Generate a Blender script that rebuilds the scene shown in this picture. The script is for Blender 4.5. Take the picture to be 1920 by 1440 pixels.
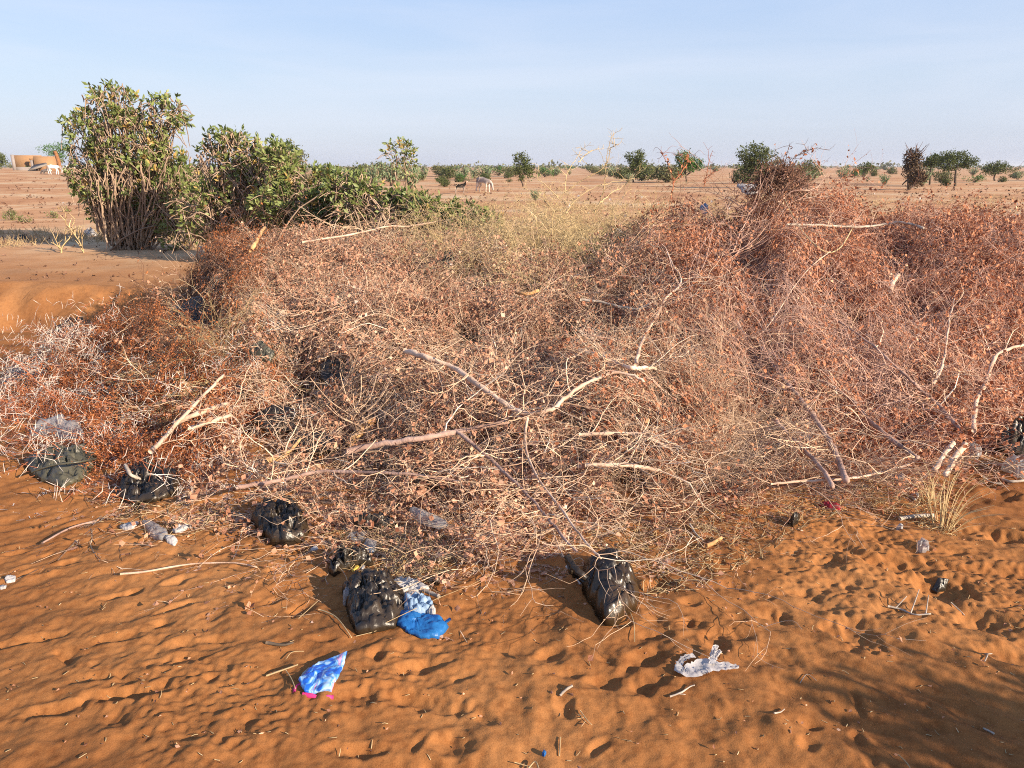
import bpy, math, random
import numpy as np
from mathutils import Vector, Matrix, noise as mnoise

R = math.radians
HAZE = True
DENOISE = False
C = bpy.context.scene
COL = C.collection
for o in list(bpy.data.objects): bpy.data.objects.remove(o)

# ------------------------------------------------------------------ camera, sky, sun, exposure
PITCH = R(16.4); CH = 1.65; FPX = 1387.0
cd = bpy.data.cameras.new('camera'); cam = bpy.data.objects.new('camera', cd); COL.objects.link(cam)
cam.location = (0, 0, CH); cam.rotation_euler = (R(90) - PITCH, 0, 0)
cd.sensor_width = 36; cd.lens = FPX / 1920 * 36; cd.clip_start = .05; cd.clip_end = 12000
C.camera = cam
SUN_EL, SUN_DIR = 21.0, (0.83, -0.55)          # direction on the ground from which the sun shines
w = bpy.data.worlds.new("World"); C.world = w; w.use_nodes = True
nt = w.node_tree; nt.nodes.clear()
out = nt.nodes.new('ShaderNodeOutputWorld'); bg = nt.nodes.new('ShaderNodeBackground')
sky = nt.nodes.new('ShaderNodeTexSky'); sky.sky_type = 'NISHITA'; sky.sun_disc = False
sky.sun_elevation = R(SUN_EL); sky.sun_rotation = math.atan2(SUN_DIR[0], SUN_DIR[1])
sky.air_density = 1.0; sky.dust_density = 1.2; sky.ozone_density = 1.6; sky.altitude = 300
L = nt.links.new; geo = nt.nodes.new('ShaderNodeTexCoord'); mp = nt.nodes.new('ShaderNodeMapping')
mp.inputs['Rotation'].default_value = (0, R(7), R(12)); mp.inputs['Scale'].default_value = (1.0, 1.3, 9.0)
nz = nt.nodes.new('ShaderNodeTexNoise'); nz.inputs['Scale'].default_value = 1.7; nz.inputs['Detail'].default_value = 7
nz.inputs['Roughness'].default_value = .55; nz.inputs['Distortion'].default_value = .5
rp = nt.nodes.new('ShaderNodeValToRGB'); rp.color_ramp.elements[0].position = .42; rp.color_ramp.elements[1].position = .80
rp.color_ramp.elements[0].color = (0, 0, 0, 1); rp.color_ramp.elements[1].color = (.42, .42, .42, 1)
mix = nt.nodes.new('ShaderNodeMixRGB'); mix.inputs[2].default_value = (6.8, 7.0, 7.9, 1)
L = nt.links.new
L(geo.outputs['Generated'], mp.inputs[0]); L(mp.outputs[0], nz.inputs['Vector']); L(nz.outputs['Fac'], rp.inputs[0])
tint = nt.nodes.new('ShaderNodeMixRGB'); tint.inputs[0].default_value = .72
sz = nt.nodes.new('ShaderNodeSeparateXYZ'); hr_ = nt.nodes.new('ShaderNodeValToRGB'); cr = hr_.color_ramp
for p_, c_ in ((0, (.625, .665, .83)), (.10, (.60, .70, .88)), (.22, (.44, .61, .92)), (.8, (.20, .38, .78))):
    e = cr.elements.new(p_) if p_ not in (0,) else cr.elements[0]; e.position = p_; e.color = (*c_, 1)
cr.elements.remove(cr.elements[-1]); gain = nt.nodes.new('ShaderNodeMixRGB'); gain.blend_type = 'MULTIPLY'; gain.inputs[0].default_value = 1; gain.inputs[2].default_value = (9, 9, 9, 1)
L(geo.outputs['Generated'], sz.inputs[0]); L(sz.outputs['Z'], hr_.inputs[0]); L(hr_.outputs[0], gain.inputs[1]); L(gain.outputs[0], tint.inputs[2])
L(sky.outputs[0], tint.inputs[1]); L(rp.outputs[0], mix.inputs[0]); L(tint.outputs[0], mix.inputs[1]); L(mix.outputs[0], bg.inputs[0])
bg.inputs[1].default_value = .062; L(bg.outputs[0], out.inputs[0])
sd = bpy.data.lights.new('sun', 'SUN'); sd.energy = 5.0; sd.angle = R(.5); sd.color = (1.0, .84, .64)
sun = bpy.data.objects.new('sun', sd); COL.objects.link(sun)
sv = Vector((SUN_DIR[0], SUN_DIR[1], math.tan(R(SUN_EL)) * math.hypot(*SUN_DIR)))
sun.rotation_euler = sv.to_track_quat('Z', 'Y').to_euler()
C.view_settings.view_transform = 'Standard'; C.view_settings.look = 'None'
C.view_settings.exposure = 1.08; C.view_settings.gamma = 1; C.view_settings.use_curve_mapping = False
C.cycles.max_bounces = 5; C.cycles.diffuse_bounces = 3; C.cycles.transparent_max_bounces = 8
C.cycles.volume_bounces = 0; C.cycles.use_denoising = DENOISE; C.cycles.filter_width = 1.05

# ------------------------------------------------------------------ small maths
SP, CP = math.sin(PITCH), math.cos(PITCH)
PERM = np.random.RandomState(7).permutation(512).astype(np.int64); PERM = np.concatenate([PERM, PERM, PERM])
GR = np.random.RandomState(3).rand(512) * 2 * np.pi; GX, GY = np.cos(GR), np.sin(GR)
def noi(x, y, seed=0):
    x = np.asarray(x, float) + seed * 17.13; y = np.asarray(y, float) - seed * 9.71
    xi = np.floor(x); yi = np.floor(y); fx = x - xi; fy = y - yi
    xi = xi.astype(np.int64) & 511; yi = yi.astype(np.int64) & 511
    def g(a, b, dx, dy):
        h = PERM[(PERM[a & 511] + b) & 511]; return GX[h] * dx + GY[h] * dy
    u = fx * fx * fx * (fx * (fx * 6 - 15) + 10); v = fy * fy * fy * (fy * (fy * 6 - 15) + 10)
    a = g(xi, yi, fx, fy); b = g(xi + 1, yi, fx - 1, fy); c = g(xi, yi + 1, fx, fy - 1); d = g(xi + 1, yi + 1, fx - 1, fy - 1)
    return (a + (b - a) * u + (c + (d - c) * u - a - (b - a) * u) * v) * 1.5
def fbm(x, y, seed=0, o=4, gain=.5):
    s = 0; a = 1.
    for k in range(o):
        s = s + a * noi(x * 2 ** k, y * 2 ** k, seed + k); a *= gain
    return s
def sst(a, b, x):
    t = np.clip((np.asarray(x, float) - a) / (b - a), 0, 1); return t * t * (3 - 2 * t)
def proj(x, y, z):
    d = z - CH; dep = y * CP - d * SP; dep = np.where(dep < .05, .05, dep)
    return 960 + FPX * x / dep, 720 - FPX * (y * SP + d * CP) / dep
def rayp(u, v, t):                                  # point at optical depth t along the sight line of a spot in the photo
    a, b = (u - 960) / FPX, (v - 720) / FPX
    return a * t, t * (CP - b * SP), CH - t * (SP + b * CP)
def flat(u, v, z=0.):                               # that spot on a level plane
    b = (v - 720) / FPX; t = (CH - z) / (SP + b * CP); return rayp(u, v, t)
def at(u, v, Y):
    b = (v - 720) / FPX; return rayp(u, v, Y / (CP - b * SP))

# ------------------------------------------------------------------ the lie of the land
def fp(u, v, rx, ry, ang, dep):                     # a footprint or scrape
    x, y, _ = flat(u, v); return (x, y, rx, ry, R(ang), dep)
DENTS = [fp(*a) for a in [
 (1027,1235,.05,.035,0,.022),(1232,1200,.06,.035,0,.024),(1215,1242,.10,.045,20,.028),(1220,1288,.085,.05,25,.034),(1292,1142,.05,.03,10,.022),
 (1295,1182,.06,.04,10,.024),(1342,1212,.05,.09,-25,.03),(1132,1285,.07,.04,10,.02),(1055,1270,.07,.035,0,.02),(1165,1180,.05,.03,0,.022),
 (1385,1200,.06,.05,10,.022),(1372,1107,.08,.05,0,.025),(1425,1125,.06,.05,0,.02),(1847,902,.10,.07,0,.05),(1877,925,.10,.08,0,.05),
 (1877,1004,.11,.06,0,.045),(1787,897,.08,.05,0,.03),(1840,992,.10,.05,0,.03),(1600,1195,.09,.12,0,.05),(1765,1103,.16,.10,-10,.075),
 (1830,1167,.14,.10,-30,.04),(1700,1060,.22,.08,-5,.045),(332,1252,.10,.035,15,.024),(245,1312,.16,.035,8,.035),(100,1342,.11,.035,12,.03),
 (212,1205,.09,.03,10,.02),(305,1180,.05,.03,10,.022),(410,1212,.07,.025,0,.02),(345,1220,.06,.03,0,.02),(225,1120,.08,.025,25,.016),
 (340,1095,.07,.03,25,.02),(400,1167,.05,.04,20,.018),(342,1145,.08,.03,35,.02),(62,1200,.13,.03,18,.025),(175,1280,.09,.03,10,.02),
 (717,1235,.05,.035,20,.018),(752,1232,.045,.035,0,.018),(790,1260,.11,.035,15,.026),(770,1320,.20,.045,-12,.035),(850,1402,.08,.05,0,.03),
 (567,1152,.05,.05,30,.025),(612,1212,.07,.02,0,.015),(670,1320,.08,.045,0,.02),(675,1418,.10,.03,0,.028),(1620,1010,.20,.06,-8,.03),(1660,990,.12,.05,0,.03),
 (1480,1040,.08,.05,0,.02),(1500,1120,.10,.05,-20,.025),(1560,1060,.09,.05,-10,.025),(1440,1160,.08,.045,-20,.025),(1460,1240,.10,.05,-25,.02),
 (1900,1240,.16,.06,-20,.035),(1880,1070,.2,.06,-5,.04),(560,1040,.09,.05,20,.03),(60,1075,.08,.03,10,.02),(130,1055,.07,.03,20,.018),(520,1080,.06,.03,20,.018)]]
_r = np.random.RandomState(99)
for _i in range(95):
    _y = _r.uniform(1.6, 3.6); _x = _r.uniform(-.78, .78) * _y; DENTS.append((_x, _y, _r.uniform(.02, .075), _r.uniform(.018, .04), _r.rand() * 3.14, _r.uniform(.008, .022)))
def ground(x, y, fine=True):
    x = np.asarray(x, float); y = np.asarray(y, float)
    near = 1 - sst(9, 16, y)
    z = .035 * noi(x * .55, y * .55, 1) * near
    z = z + (.10 * noi(x * .035, y * .035, 2) + .05 * noi(x * .15, y * .15, 3)) * sst(12, 30, y) * (1 - sst(150, 400, y))
    aa = x / np.maximum(y, .5)
    z = z + .98 * sst(20, 105, y) * sst(-.33, -.50, aa) * (1 - sst(200, 600, y))
    # the pit on the left that the brush was thrown into, with a crumbling lip at its far side
    xw = x + .5 * noi(x * .5, y * .5, 5); yl = 10.3 + .5 * noi(x * .45, 3.3, 6) + .16 * noi(x * 2.2, y * 1.5, 9) + .09 * noi(x * 6.5, y * 5, 10)
    pit = sst(-1.6, -3.0, xw) * sst(-9.5, -8.0, xw + .4) ; pit = sst(-1.8, -3.4, xw)
    wall = sst(-.05, .75, yl - y) * sst(4.2, 6.2, y + .4 * noi(x * .7, y * .7, 8))
    z = z - .55 * pit * wall * (1 + .12 * noi(x * 1.9, y * 3.5, 12) + .06 * noi(x * 6, y * 8, 13))
    z = z + .07 * pit * sst(-.6, -.0, yl - y) * (1 - sst(0, .8, y - yl))
    if fine:
        k = (1 - sst(6.5, 11, y)) * sst(-.5, .8, y + 1)
        wob = .35 * noi(x * 1.3, y * 1.3, 11)
        wl = 1 - sst(-.9, .5, x + .15 * y + wob * .6); wr = sst(.3, 1.5, x + wob)
        wc = np.clip(1 - wl - wr, 0, 1)
        def strk(ang, lx, ly, seed):
            c, s = math.cos(R(ang)), math.sin(R(ang))
            p = (x * c + y * s); q = (-x * s + y * c)
            q = q + .05 * noi(x * 2.2, y * 2.2, seed + 5); p = p + .06 * noi(x * 3, y * 3, seed + 7)
            n = noi(p * lx, q * ly, seed); m = noi(p * lx * 2.1, q * ly * 2.1, seed + 1)
            return (1 - np.abs(n) * 2.0) * .55 + .35 * m + .9 * noi(p * lx * .6, q * ly * .55, seed + 2)
        a1 = strk(38, 4.4, 9.5, 20); a2 = strk(140, 3.2, 8.5, 30); a3 = strk(95, 4.5, 6.0, 40)
        amp = .0125 * (1 - .35 * wl) * (1 + .8 * noi(x * .9, y * .9, 50))
        z = z + k * amp * (wl * a1 + 1.25 * wr * a2 + .75 * wc * a3)
        z = z + k * .0100 * (noi(x * 8 + .3 * noi(x * 5, y * 5, 90), y * 9.5, 91) - .35 * np.abs(noi(x * 15, y * 17, 92)))
        rough = sst(.05, .5, noi(x * 1.1, y * 1.1, 60) + .6 * sst(.9, 1.7, x) * sst(3.6, 2.4, y) - .15)
        rough = rough + .5 * np.exp(-((x + .1) ** 2 / .25 + (y - 2.55) ** 2 / .10))
        z = z + k * rough * (.006 * (1 - 2 * np.abs(noi(x * 18, y * 26, 61))) + .004 * noi(x * 45, y * 45, 62))
        z = z + k * (.0022 * noi(x * 34, y * 34, 63) + .0012 * noi(x * 75, y * 75, 64))
        for (cx, cy, rx, ry, an, dp) in DENTS:
            m = (np.abs(x - cx) < .5) & (np.abs(y - cy) < .5)
            if not m.any(): continue
            dx, dy = x[m] - cx, y[m] - cy; c, s = math.cos(an), math.sin(an)
            e = np.sqrt(((dx * c + dy * s) / rx) ** 2 + ((-dx * s + dy * c) / ry) ** 2) * (1 + .18 * noi(x[m] * 14, y[m] * 14, 70))
            e = e + .25 * noi(x[m] * 30, y[m] * 30, 71); z[m] += -dp * .72 * (1 - sst(.1, 1.15, e)) + .10 * dp * np.exp(-((e - 1.2) / .25) ** 2)
        # beetle track: two rows of pricks
        for i in range(17):
            v = 1195 + i * 14.4; u0 = 1150 - 8 * math.sin(i / 17 * 3.1) + 14 * (i / 17) ** 2
            for sgn in (-1, 1):
                cx, cy, _ = flat(u0 + sgn * 7, v + (6 if sgn > 0 else 0))
                m = (np.abs(x - cx) < .03) & (np.abs(y - cy) < .03)
                if m.any(): z[m] -= .0035 * np.exp(-(((x[m] - cx) / .005) ** 2 + ((y[m] - cy) / .005) ** 2))
    return z
def g1(x, y): return float(ground(np.array([x]), np.array([y]))[0])

# heap profile tables over the sideways slope a = x / depth
TU = np.array([-400,-150,   0, 150, 330, 450, 600, 800,1000,1150,1280,1400,1460,1520,1650,1800,1920,2100,2400,2700])
TV = np.array([ 830, 810, 765, 700, 560, 462, 455, 460, 450, 440, 408, 392, 376, 392, 396, 408, 425, 438, 450, 460])
TF = np.array([ 860, 860, 862, 890, 965, 955, 990,1020,1010, 985, 945, 910, 890, 878, 862, 840, 805, 780, 765, 755])
TY = np.array([ 5.0, 5.0, 5.3, 6.3, 7.6, 8.2, 8.5, 8.5, 8.5, 8.2, 8.0, 7.8, 7.5, 7.5, 7.5, 7.3, 7.0, 7.0, 7.0, 7.0])
TA = (TU - 960) / FPX
YF = np.array([flat(960, v)[1] for v in TF])
HR = np.array([at(960, v, Y)[2] for v, Y in zip(TV, TY)]) - .06
def heap(x, y):                                     # height of the pile above z=0, and a 0..1 mask of where it lies
    dep = y * CP + .32; a = x / np.maximum(dep, .3)
    a = a + .03 * noi(x * .9, y * .9, 80)
    yf = np.interp(a, TA, YF) + .22 * noi(x * 1.6, y * .6, 81) + .10 * noi(x * 4.5, y * 2, 82); yr = np.interp(a, TA, TY); hr = np.interp(a, TA, HR)
    s = (y - yf) / (yr - yf); sc = np.clip(s, 0, 1)
    h = hr * (sc ** .82)
    h = np.where(s > 1, hr * (1 - .9 * sst(yr, yr + 2.2, y)), h)
    env = np.clip(sc * 5, 0, 1)
    h = h + env * (.13 * noi(x * 1.1, y * 1.1, 83) + .06 * noi(x * 2.6, y * 2.6, 84) + .03 * noi(x * 6, y * 6, 85))
    u, v = proj(x, y, h)
    def cleft(u0, v0, u1, v1, wd, dp):
        dx, dy = u1 - u0, v1 - v0; l = math.hypot(dx, dy); t = np.clip(((u - u0) * dx + (v - v0) * dy) / l / l, 0, 1)
        d = np.hypot(u - u0 - t * dx, v - v0 - t * dy); return dp * np.exp(-(d / wd) ** 2)
    h = h - env * (cleft(1640, 430, 1750, 600, 46, .17) + cleft(1390, 460, 1440, 830, 48, .11) + cleft(1340, 405, 1410, 480, 34, .12)
                   + cleft(330, 540, 430, 640, 36, .2) + cleft(560, 680, 700, 830, 50, .16) + cleft(430, 800, 640, 880, 30, .12) + cleft(1180, 880, 1300, 900, 60, .12))
    mask = (s > 0) & (y < yr + np.interp(a, [-.7, -.45], [.5, 1.9]))
    return h, mask
gx = np.linspace(-9.5, 13.0, 900); gy = np.linspace(2.6, 11.5, 500)
GXX, GYY = np.meshgrid(gx, gy); HH, HM = heap(GXX, GYY)
GG = ground(GXX, GYY, False); HH = np.where(HM, np.maximum(HH, GG + .01), GG); HMf = HM.astype(float)
def bil(F, x, y):
    i = np.clip((x - gx[0]) / (gx[1] - gx[0]), 0, len(gx) - 1.001); j = np.clip((y - gy[0]) / (gy[1] - gy[0]), 0, len(gy) - 1.001)
    i0 = i.astype(int); j0 = j.astype(int); fi = i - i0; fj = j - j0
    return (F[j0, i0] * (1 - fi) + F[j0, i0 + 1] * fi) * (1 - fj) + (F[j0 + 1, i0] * (1 - fi) + F[j0 + 1, i0 + 1] * fi) * fj
def hz(x, y): return bil(HH, np.asarray(x, float), np.asarray(y, float))
def onheap(u, v, off=.0):                           # first hit of a sight line with the pile or the ground
    t = np.arange(2., 16., .01); x, y, z = rayp(u, v, t)
    s = np.where(y < 11.4, hz(x, y), ground(x, y, False)) + off
    hit = z < s; k = np.argmax(hit) if hit.any() else np.argmin(np.where((y > 5.5) & (y < 8.6), z - s, 9.))
    return Vector((x[k], y[k], float(s[k])))

# ------------------------------------------------------------------ materials
def mat(name, c1, c2, rough=.85, spec=.2, trans=0., nscale=6., bump=0., bscale=40., attr=True, sheen=0., alpha=1., c3=None):
    m = bpy.data.materials.new(name); m.use_nodes = True; n = m.node_tree; n.nodes.clear()
    o = n.nodes.new('ShaderNodeOutputMaterial'); b = n.nodes.new('ShaderNodeBsdfPrincipled')
    b.inputs['Roughness'].default_value = rough; b.inputs['Specular IOR Level'].default_value = spec
    tc = n.nodes.new('ShaderNodeTexCoord'); nz = n.nodes.new('ShaderNodeTexNoise'); nz.inputs['Scale'].default_value = nscale; nz.inputs['Detail'].default_value = 5
    n.links.new(tc.outputs['Object'], nz.inputs['Vector'])
    rp = n.nodes.new('ShaderNodeValToRGB'); rp.color_ramp.elements[0].color = (*c1, 1); rp.color_ramp.elements[1].color = (*c2, 1)
    if c3: e = rp.color_ramp.elements.new(.85); e.color = (*c2, 1); rp.color_ramp.elements[2].color = (*c3, 1)
    if attr:
        at_ = n.nodes.new('ShaderNodeAttribute'); at_.attribute_name = 'rnd'
        mx = n.nodes.new('ShaderNodeMath'); mx.operation = 'MULTIPLY_ADD'; mx.inputs[1].default_value = .7
        m2 = n.nodes.new('ShaderNodeMath'); m2.operation = 'MULTIPLY_ADD'; m2.inputs[1].default_value = 1.1; m2.inputs[2].default_value = -.4
        n.links.new(nz.outputs['Fac'], m2.inputs[0]); n.links.new(at_.outputs['Fac'], mx.inputs[0]); n.links.new(m2.outputs[0], mx.inputs[2]); n.links.new(mx.outputs[0], rp.inputs[0])
    else:
        rp.color_ramp.elements[0].position = .3; rp.color_ramp.elements[-1].position = .7; n.links.new(nz.outputs['Fac'], rp.inputs[0])
    n.links.new(rp.outputs[0], b.inputs['Base Color'])
    if bump:
        n2 = n.nodes.new('ShaderNodeTexNoise'); n2.inputs['Scale'].default_value = bscale; n2.inputs['Detail'].default_value = 4
        bp = n.nodes.new('ShaderNodeBump'); bp.inputs['Strength'].default_value = bump; bp.inputs['Distance'].default_value = .01
        n.links.new(tc.outputs['Object'], n2.inputs['Vector']); n.links.new(n2.outputs['Fac'], bp.inputs['Height']); n.links.new(bp.outputs[0], b.inputs['Normal'])
    sh = b
    if trans:
        t = n.nodes.new('ShaderNodeBsdfTranslucent'); n.links.new(rp.outputs[0], t.inputs[0]); ms = n.nodes.new('ShaderNodeMixShader'); ms.inputs[0].default_value = trans
        n.links.new(b.outputs[0], ms.inputs[1]); n.links.new(t.outputs[0], ms.inputs[2]); sh = ms
    if alpha < 1:
        t = n.nodes.new('ShaderNodeBsdfTransparent'); ms = n.nodes.new('ShaderNodeMixShader'); ms.inputs[0].default_value = alpha
        n.links.new(t.outputs[0], ms.inputs[1]); n.links.new(sh.outputs[0], ms.inputs[2]); sh = ms
    n.links.new(sh.outputs[0], o.inputs[0]); return m
M = {}
M['twig'] = mat('pale_twig', (.30,.175,.110), (.74,.54,.375), nscale=3, c3=(.90,.79,.63))
M['twigpink'] = mat('pinkish_twig', (.30,.155,.11), (.70,.45,.34), nscale=3, c3=(.88,.67,.53))
M['twigred'] = mat('reddish_thorn_stem', (.20,.060,.030), (.46,.17,.085), nscale=3)
M['twigdark'] = mat('dark_twig', (.06,.032,.022), (.24,.13,.09), nscale=3)
M['twigyellow'] = mat('straw_thorn_twig', (.36,.26,.13), (.60,.455,.25), nscale=3, c3=(.74,.61,.40))
M['thorn'] = mat('white_thorn', (.50,.40,.33), (.78,.70,.62), rough=.5, spec=.4)
M['leafbrown'] = mat('dry_brown_leaf', (.18,.062,.034), (.66,.365,.235), trans=.25, nscale=1.7, c3=(.90,.66,.50))
M['leafrust'] = mat('dry_rust_leaf', (.22,.062,.028), (.66,.305,.165), trans=.22, nscale=1.7, c3=(.86,.56,.37))
M['leaforange'] = mat('fine_orange_leaf', (.26,.07,.022), (.62,.25,.10), trans=.25, nscale=2)
M['bark'] = mat('pale_bark', (.34,.21,.145), (.72,.53,.40), nscale=7, bump=.5, bscale=45, attr=False)
M['barkpink'] = mat('grey_pink_bark', (.20,.12,.095), (.46,.31,.25), nscale=7, bump=.8, bscale=45, attr=False)
M['woodfresh'] = mat('split_wood', (.32,.15,.06), (.62,.38,.18), nscale=14, attr=False, bump=.4)
M['woodgrey'] = mat('weathered_wood', (.24,.19,.15), (.48,.41,.34), nscale=14, attr=False, bump=.4)
M['leafgreen'] = mat('leathery_green_leaf', (.075,.115,.030), (.27,.31,.095), rough=.5, spec=.45, trans=.28, nscale=1.2, c3=(.52,.54,.24))
M['leafyellow'] = mat('yellowing_leaf', (.34,.22,.06), (.55,.38,.13), rough=.6, trans=.25)
M['stem'] = mat('grey_brown_stem', (.16,.105,.075), (.42,.30,.21), nscale=5, c3=(.54,.41,.31))
M['acacia'] = mat('fine_acacia_leaf', (.055,.075,.024), (.15,.17,.058), trans=.25, nscale=.8)
M['acaciabright'] = mat('bright_round_leaf', (.04,.10,.022), (.12,.23,.05), trans=.25, nscale=.8)
M['paleleaf'] = mat('pale_grey_green_leaf', (.12,.18,.085), (.29,.37,.21), trans=.2, nscale=.6, c3=(.40,.46,.29))
M['olive'] = mat('olive_leaf', (.09,.095,.04), (.21,.205,.09), trans=.2, nscale=.6)
M['deadcrown'] = mat('tangled_dead_crown', (.05,.03,.018), (.17,.11,.06), nscale=.8)
M['rusttrunk'] = mat('rusty_trunk', (.16,.07,.03), (.30,.14,.06), attr=False)
M['trunk'] = mat('dark_trunk', (.06,.045,.033), (.15,.11,.08), attr=False)
M['straw'] = mat('dry_straw', (.24,.155,.08), (.48,.36,.20), c3=(.60,.50,.34))
M['mud'] = mat('mud_wall', (.25,.14,.072), (.34,.20,.105), nscale=.8, attr=False, bump=.4, bscale=3)
M['mudgrey'] = mat('grey_pillar', (.20,.17,.16), (.27,.235,.22), nscale=1, attr=False)
M['thatch'] = mat('grey_thatch', (.16,.135,.12), (.27,.235,.20), nscale=6, attr=False)
M['blackbag'] = mat('black_plastic', (.005,.004,.0035), (.045,.030,.017), rough=.36, spec=.5, attr=False, bump=.3, bscale=60, nscale=9)
M['greybag'] = mat('dark_greenish_plastic', (.035,.033,.022), (.085,.078,.052), rough=.36, spec=.5, attr=False, bump=.5, bscale=50)
M['brownbag'] = mat('dusty_black_plastic', (.008,.006,.004), (.070,.040,.018), rough=.32, spec=.6, trans=.15, attr=False, bump=.3, bscale=30, nscale=9)
M['bluebag'] = mat('blue_plastic', (.006,.085,.33), (.035,.22,.52), rough=.4, spec=.5, trans=.2, attr=False, bump=.4, bscale=45, nscale=22, c3=(.20,.38,.58))
M['palebluebag'] = mat('pale_blue_plastic', (.20,.33,.52), (.40,.52,.66), rough=.4, trans=.3, attr=False, bump=.6)
M['whiteplastic'] = mat('white_plastic', (.40,.37,.36), (.66,.63,.62), rough=.45, trans=.3, attr=False, bump=.5, nscale=20)
M['clearplastic'] = mat('milky_clear_plastic', (.30,.28,.28), (.58,.56,.57), rough=.3, spec=.6, trans=.35, attr=False, bump=.6, alpha=.55)
M['brownplastic'] = mat('brown_clear_plastic', (.18,.11,.08), (.30,.20,.15), rough=.3, spec=.6, trans=.3, attr=False, alpha=.6)
M['yellowpaper'] = mat('yellow_card', (.62,.38,.06), (.72,.50,.12), attr=False)
M['red'] = mat('dark_red_plastic', (.20,.012,.02), (.35,.03,.05), rough=.4, attr=False)

# sand: grain, tone patches, damp-dark crumbly spots, far paler ground with straw litter
ms = bpy.data.materials.new('orange_sand'); ms.use_nodes = True; n = ms.node_tree; b = n.nodes['Principled BSDF']
b.inputs['Roughness'].default_value = .95; b.inputs['Specular IOR Level'].default_value = .1
tc = n.nodes.new('ShaderNodeTexCoord')
def nn(scale, detail=5, rough=.55, src=None):
    q = n.nodes.new('ShaderNodeTexNoise'); q.inputs['Scale'].default_value = scale; q.inputs['Detail'].default_value = detail; q.inputs['Roughness'].default_value = rough
    n.links.new((src or tc.outputs['Object']), q.inputs['Vector']); return q
def ramp(src, stops):
    q = n.nodes.new('ShaderNodeValToRGB'); cr = q.color_ramp
    while len(cr.elements) < len(stops): cr.elements.new(.5)
    for e, (p, c) in zip(cr.elements, stops): e.position = p; e.color = (*c, 1)
    n.links.new(src, q.inputs[0]); return q
def mixc(fac, a, b_, mode='MIX'):
    q = n.nodes.new('ShaderNodeMixRGB'); q.blend_type = mode
    if isinstance(fac, float): q.inputs[0].default_value = fac
    else: n.links.new(fac, q.inputs[0])
    n.links.new(a, q.inputs[1]); n.links.new(b_, q.inputs[2]); return q
near = ramp(nn(.9, 6).outputs['Fac'], [(.30, (.195,.075,.025)), (.52, (.315,.132,.044)), (.72, (.39,.182,.068))])
crumb = ramp(nn(26, 6, .7).outputs['Fac'], [(.34, (.60,.52,.48)), (.52, (1,1,1)), (.75, (1.12,1.12,1.14))])
grain = ramp(nn(330, 3, .8).outputs['Fac'], [(.30, (.66,.60,.55)), (.5, (1,1,1)), (.72, (1.25,1.28,1.35))])
near = mixc(.65, near.outputs[0], crumb.outputs[0], 'MULTIPLY'); near = mixc(.7, near.outputs[0], grain.outputs[0], 'MULTIPLY')
far1 = ramp(nn(.16, 7, .62).outputs['Fac'], [(.36, (.38,.185,.090)), (.50, (.50,.275,.140)), (.63, (.54,.38,.23))])
far2 = ramp(nn(1.4, 8, .75).outputs['Fac'], [(.36, (.72,.66,.62)), (.52, (1,1,1)), (.66, (1.12,1.2,1.28))])
far = mixc(.75, far1.outputs[0], far2.outputs[0], 'MULTIPLY')
sep = n.nodes.new('ShaderNodeSeparateXYZ'); n.links.new(tc.outputs['Object'], sep.inputs[0])
mr = n.nodes.new('ShaderNodeMapRange'); mr.inputs['From Min'].default_value = 9; mr.inputs['From Max'].default_value = 16; n.links.new(sep.outputs['Y'], mr.inputs['Value'])
base = mixc(mr.outputs[0], near.outputs[0], far.outputs[0]); n.links.new(base.outputs[0], b.inputs['Base Color'])
bp = n.nodes.new('ShaderNodeBump'); bp.inputs['Strength'].default_value = .5; bp.inputs['Distance'].default_value = .004; n.links.new(nn(170, 6, .75).outputs['Fac'], bp.inputs['Height'])
n.links.new(bp.outputs[0], b.inputs['Normal'])
M['sand'] = ms

# ------------------------------------------------------------------ object helpers
def mesh_np(name, V, F, m, parent=None, rnd=None, smooth=False, kind=None, link=True):
    me = bpy.data.meshes.new(name); V = np.asarray(V, np.float32); nv = len(V)
    if parent is not None: V = V - np.array(parent.location, np.float32)
    me.vertices.add(nv); me.vertices.foreach_set('co', V.ravel())
    F = np.asarray(F, np.int32); k = F.shape[1]; nf = len(F)
    me.loops.add(nf * k); me.loops.foreach_set('vertex_index', F.ravel())
    me.polygons.add(nf); me.polygons.foreach_set('loop_start', np.arange(nf, dtype=np.int32) * k)
    try: me.polygons.foreach_set('loop_total', np.full(nf, k, np.int32))
    except Exception: pass
    if smooth: me.polygons.foreach_set('use_smooth', np.ones(nf, bool))
    me.update(calc_edges=True)
    if rnd is not None:
        a = me.attributes.new('rnd', 'FLOAT', 'POINT'); a.data.foreach_set('value', np.asarray(rnd, np.float32))
    me.materials.append(m)
    o = bpy.data.objects.new(name, me)
    if link: COL.objects.link(o)
    if parent is not None: o.parent = parent
    if kind: o['kind'] = kind
    return o
def thing(name, label, cat, loc=(0, 0, 0), group=None):
    o = bpy.data.objects.new(name, None); o.empty_display_size = .2; COL.objects.link(o); o.location = loc
    o['label'] = label; o['category'] = cat
    if group: o['group'] = group
    return o
def tag(o, label, cat, group=None):
    o['label'] = label; o['category'] = cat
    if group: o['group'] = group
    return o
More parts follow.
